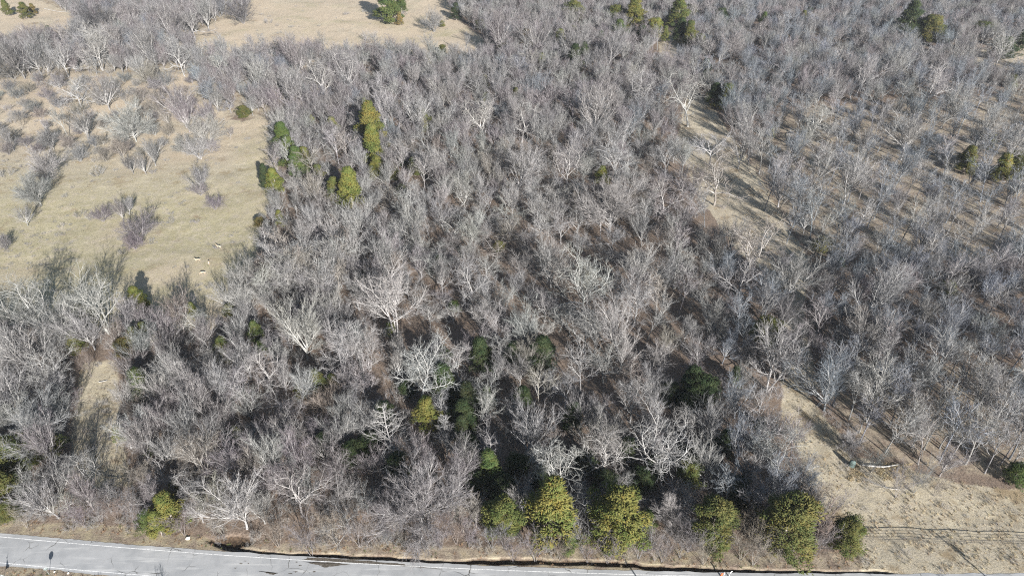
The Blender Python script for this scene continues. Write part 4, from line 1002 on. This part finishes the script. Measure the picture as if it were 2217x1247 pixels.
# two utility poles on the near side of the road; only their shadows reach the picture
def pole(tip, H, label, trans=False):
    t = at(*tip); L = H / math.tan(_e)
    x, y = t.x + L * sdir.x / math.cos(_e), t.y + L * sdir.y / math.cos(_e)
    o = tag(empty("utility_pole", (x, y, 0)), label, "utility pole", "utility poles")
    obj("post", tube_mesh("post", [(0, 0, -1), (0, 0, H * .5), (0, 0, H)], [.17, .15, .12], 9, M_WOOD), o)
    ca = obj("crossarm", mesh_from("crossarm", [(sx * 1.1, sy * .06, H - .5 + sz * .07) for sz in (-1, 1) for sx, sy in ((-1, -1), (1, -1), (1, 1), (-1, 1))], [(0, 1, 2, 3), (4, 5, 6, 7), (0, 1, 5, 4), (1, 2, 6, 5), (2, 3, 7, 6), (3, 0, 4, 7)], [M_WOOD]), o, (0, .19, 0))
    for sx in (-1, .95): obj("insulator", tube_mesh("insulator", [(sx, 0, H - .43), (sx, 0, H - .22)], .06, 6, M_STEEL), ca)
    if trans: obj("transformer", tube_mesh("transformer", [(0, 0, H - 2.1), (0, 0, H - 1.1)], .3, 12, M_STEEL), o, (.5, .1, 0))
    return o
pole((1338, 1188), 9.5, "wooden pole whose shadow crosses the ditch below the biggest cedar")
pole((2033, 1157), 10.5, "wooden pole with a transformer, its shadow crossing the fence", True)
# small bare tree on the near side of the road: only its shadow shows
p = at(352, 1216); Ls = 6.0 / math.tan(_e); pr = PROTO['s'][0]; s = 6.0 / pr['h']
o = tag(empty("bare_sapling", (p.x + Ls * math.sin(_a), p.y + Ls * math.cos(_a), 0)), "small bare tree on the near verge, casting a feathery shadow on the asphalt", "sapling"); o.scale = (s, s, s)
for part in ("trunk", "crown"):
    c = obj(part, pr[part], o); c["tint"] = TINT['grey']

# ------------------------------------------------------------------ deer
def deer(name, pts_px, pose, rz, label):
    p = at(*pts_px)
    root = tag(empty(name, (p.x, p.y, gz(p.x, p.y)), rz), label, "deer", "deer at the field edge")
    Vs = [(0, 0, .82), (-.38, 0, .84), (-.62, 0, .86), (.35, 0, .84), (.56, 0, .88)]       # spine: back, rump, chest
    E = [(0, 1), (1, 2), (0, 3), (3, 4)]; R = [(.17, .2), (.17, .2), (.13, .15), (.17, .22), (.13, .17)]
    neck = [(.74, 0, 1.1), (.84, 0, 1.3), (.94, 0, 1.34), (1.1, 0, 1.27)] if pose == 'up' else [(.78, 0, .68), (.92, 0, .40), (1.0, 0, .22), (1.08, 0, .1)]
    for i, q in enumerate(neck): Vs.append(q); R.append(((.09, .1), (.075, .085), (.075, .085), (.04, .045))[i]); E.append((4 if i == 0 else len(Vs) - 2, len(Vs) - 1))
    for sy in (-1, 1):
        a = len(Vs); k = .08 if sy > 0 else -.06       # front leg: shoulder, wrist, fetlock, hoof
        Vs += [(.48, sy * .12, .62), (.48 + k, sy * .12, .34), (.47 + k, sy * .12, .08), (.52 + k, sy * .12, .0)]; R += [(.075, .08), (.04, .04), (.028, .028), (.035, .035)]; E += [(4, a), (a, a + 1), (a + 1, a + 2), (a + 2, a + 3)]
        a = len(Vs)                                     # hind leg: stifle forward, hock back
        Vs += [(-.5 + k, sy * .13, .58), (-.66 + k, sy * .13, .36), (-.62 + k, sy * .13, .08), (-.57 + k, sy * .13, .0)]; R += [(.1, .11), (.042, .042), (.03, .03), (.035, .035)]; E += [(2, a), (a, a + 1), (a + 1, a + 2), (a + 2, a + 3)]
    me = bpy.data.meshes.new("body"); me.from_pydata(Vs, E, []); me.materials.append(M_DEER)
    o = obj("body", me, root)
    sk = o.modifiers.new("skin", 'SKIN'); sk.use_smooth_shade = True
    for v, r_ in zip(me.skin_vertices[0].data, R): v.radius = r_
    me.skin_vertices[0].data[0].use_root = True
    o.modifiers.new("round", 'SUBSURF').levels = 1; o.modifiers["round"].render_levels = 1
    hx, hz = neck[2][0], neck[2][2]
    for sy in (-1, 1): obj("ear", mesh_from("ear", [(hx - .02, sy * .05, hz + .05), (hx + .03, sy * .07, hz + .05), (hx - .04, sy * .18, hz + .16), (hx, sy * .09, hz + .1)], [(0, 1, 2), (0, 2, 3), (1, 3, 2), (0, 3, 1)], [M_DEER]), root)
    obj("tail", tube_mesh("tail", [(-.72, 0, .92), (-.80, 0, .86), (-.82, 0, .7)], [.035, .06, .025], 6, M_WPOST), root)
    return root
M_DEER = plain("deer_coat", (.40, .32, .24), .9, .2, 5)
deer("deer", (474, 536), 'up', math.radians(165), "alert deer with head raised, uppermost of the herd on the grass")
deer("deer", (429, 567), 'up', math.radians(200), "deer looking back, nearest the open middle of the field")
deer("deer", (453, 572), 'down', math.radians(110), "deer half in tree shadow, seen end on")
deer("deer", (440, 594), 'down', math.radians(185), "deer grazing head down, lowest of the herd by the tree line")

# ------------------------------------------------------------------ thin winter haze
hm = bpy.data.materials.new("haze"); hm.use_nodes = True; nt = hm.node_tree; nt.nodes.clear()
ho = nt.nodes.new("ShaderNodeOutputMaterial"); hv = nt.nodes.new("ShaderNodeVolumePrincipled")
hv.inputs["Color"].default_value = (.86, .9, 1, 1); hv.inputs["Density"].default_value = .00008; hv.inputs["Anisotropy"].default_value = .2
nt.links.new(hv.outputs[0], ho.inputs["Volume"])
x0, x1, y0, y1, z0, z1 = -1400, 1400, -400, 1500, -3, 135
tag(obj("haze", mesh_from("haze", [(x0,y0,z0),(x1,y0,z0),(x1,y1,z0),(x0,y1,z0),(x0,y0,z1),(x1,y0,z1),(x1,y1,z1),(x0,y1,z1)], [(0,3,2,1),(4,5,6,7),(0,1,5,4),(1,2,6,5),(2,3,7,6),(3,0,4,7)], [hm])), "thin pale winter haze over the wood", None, None, 'stuff')
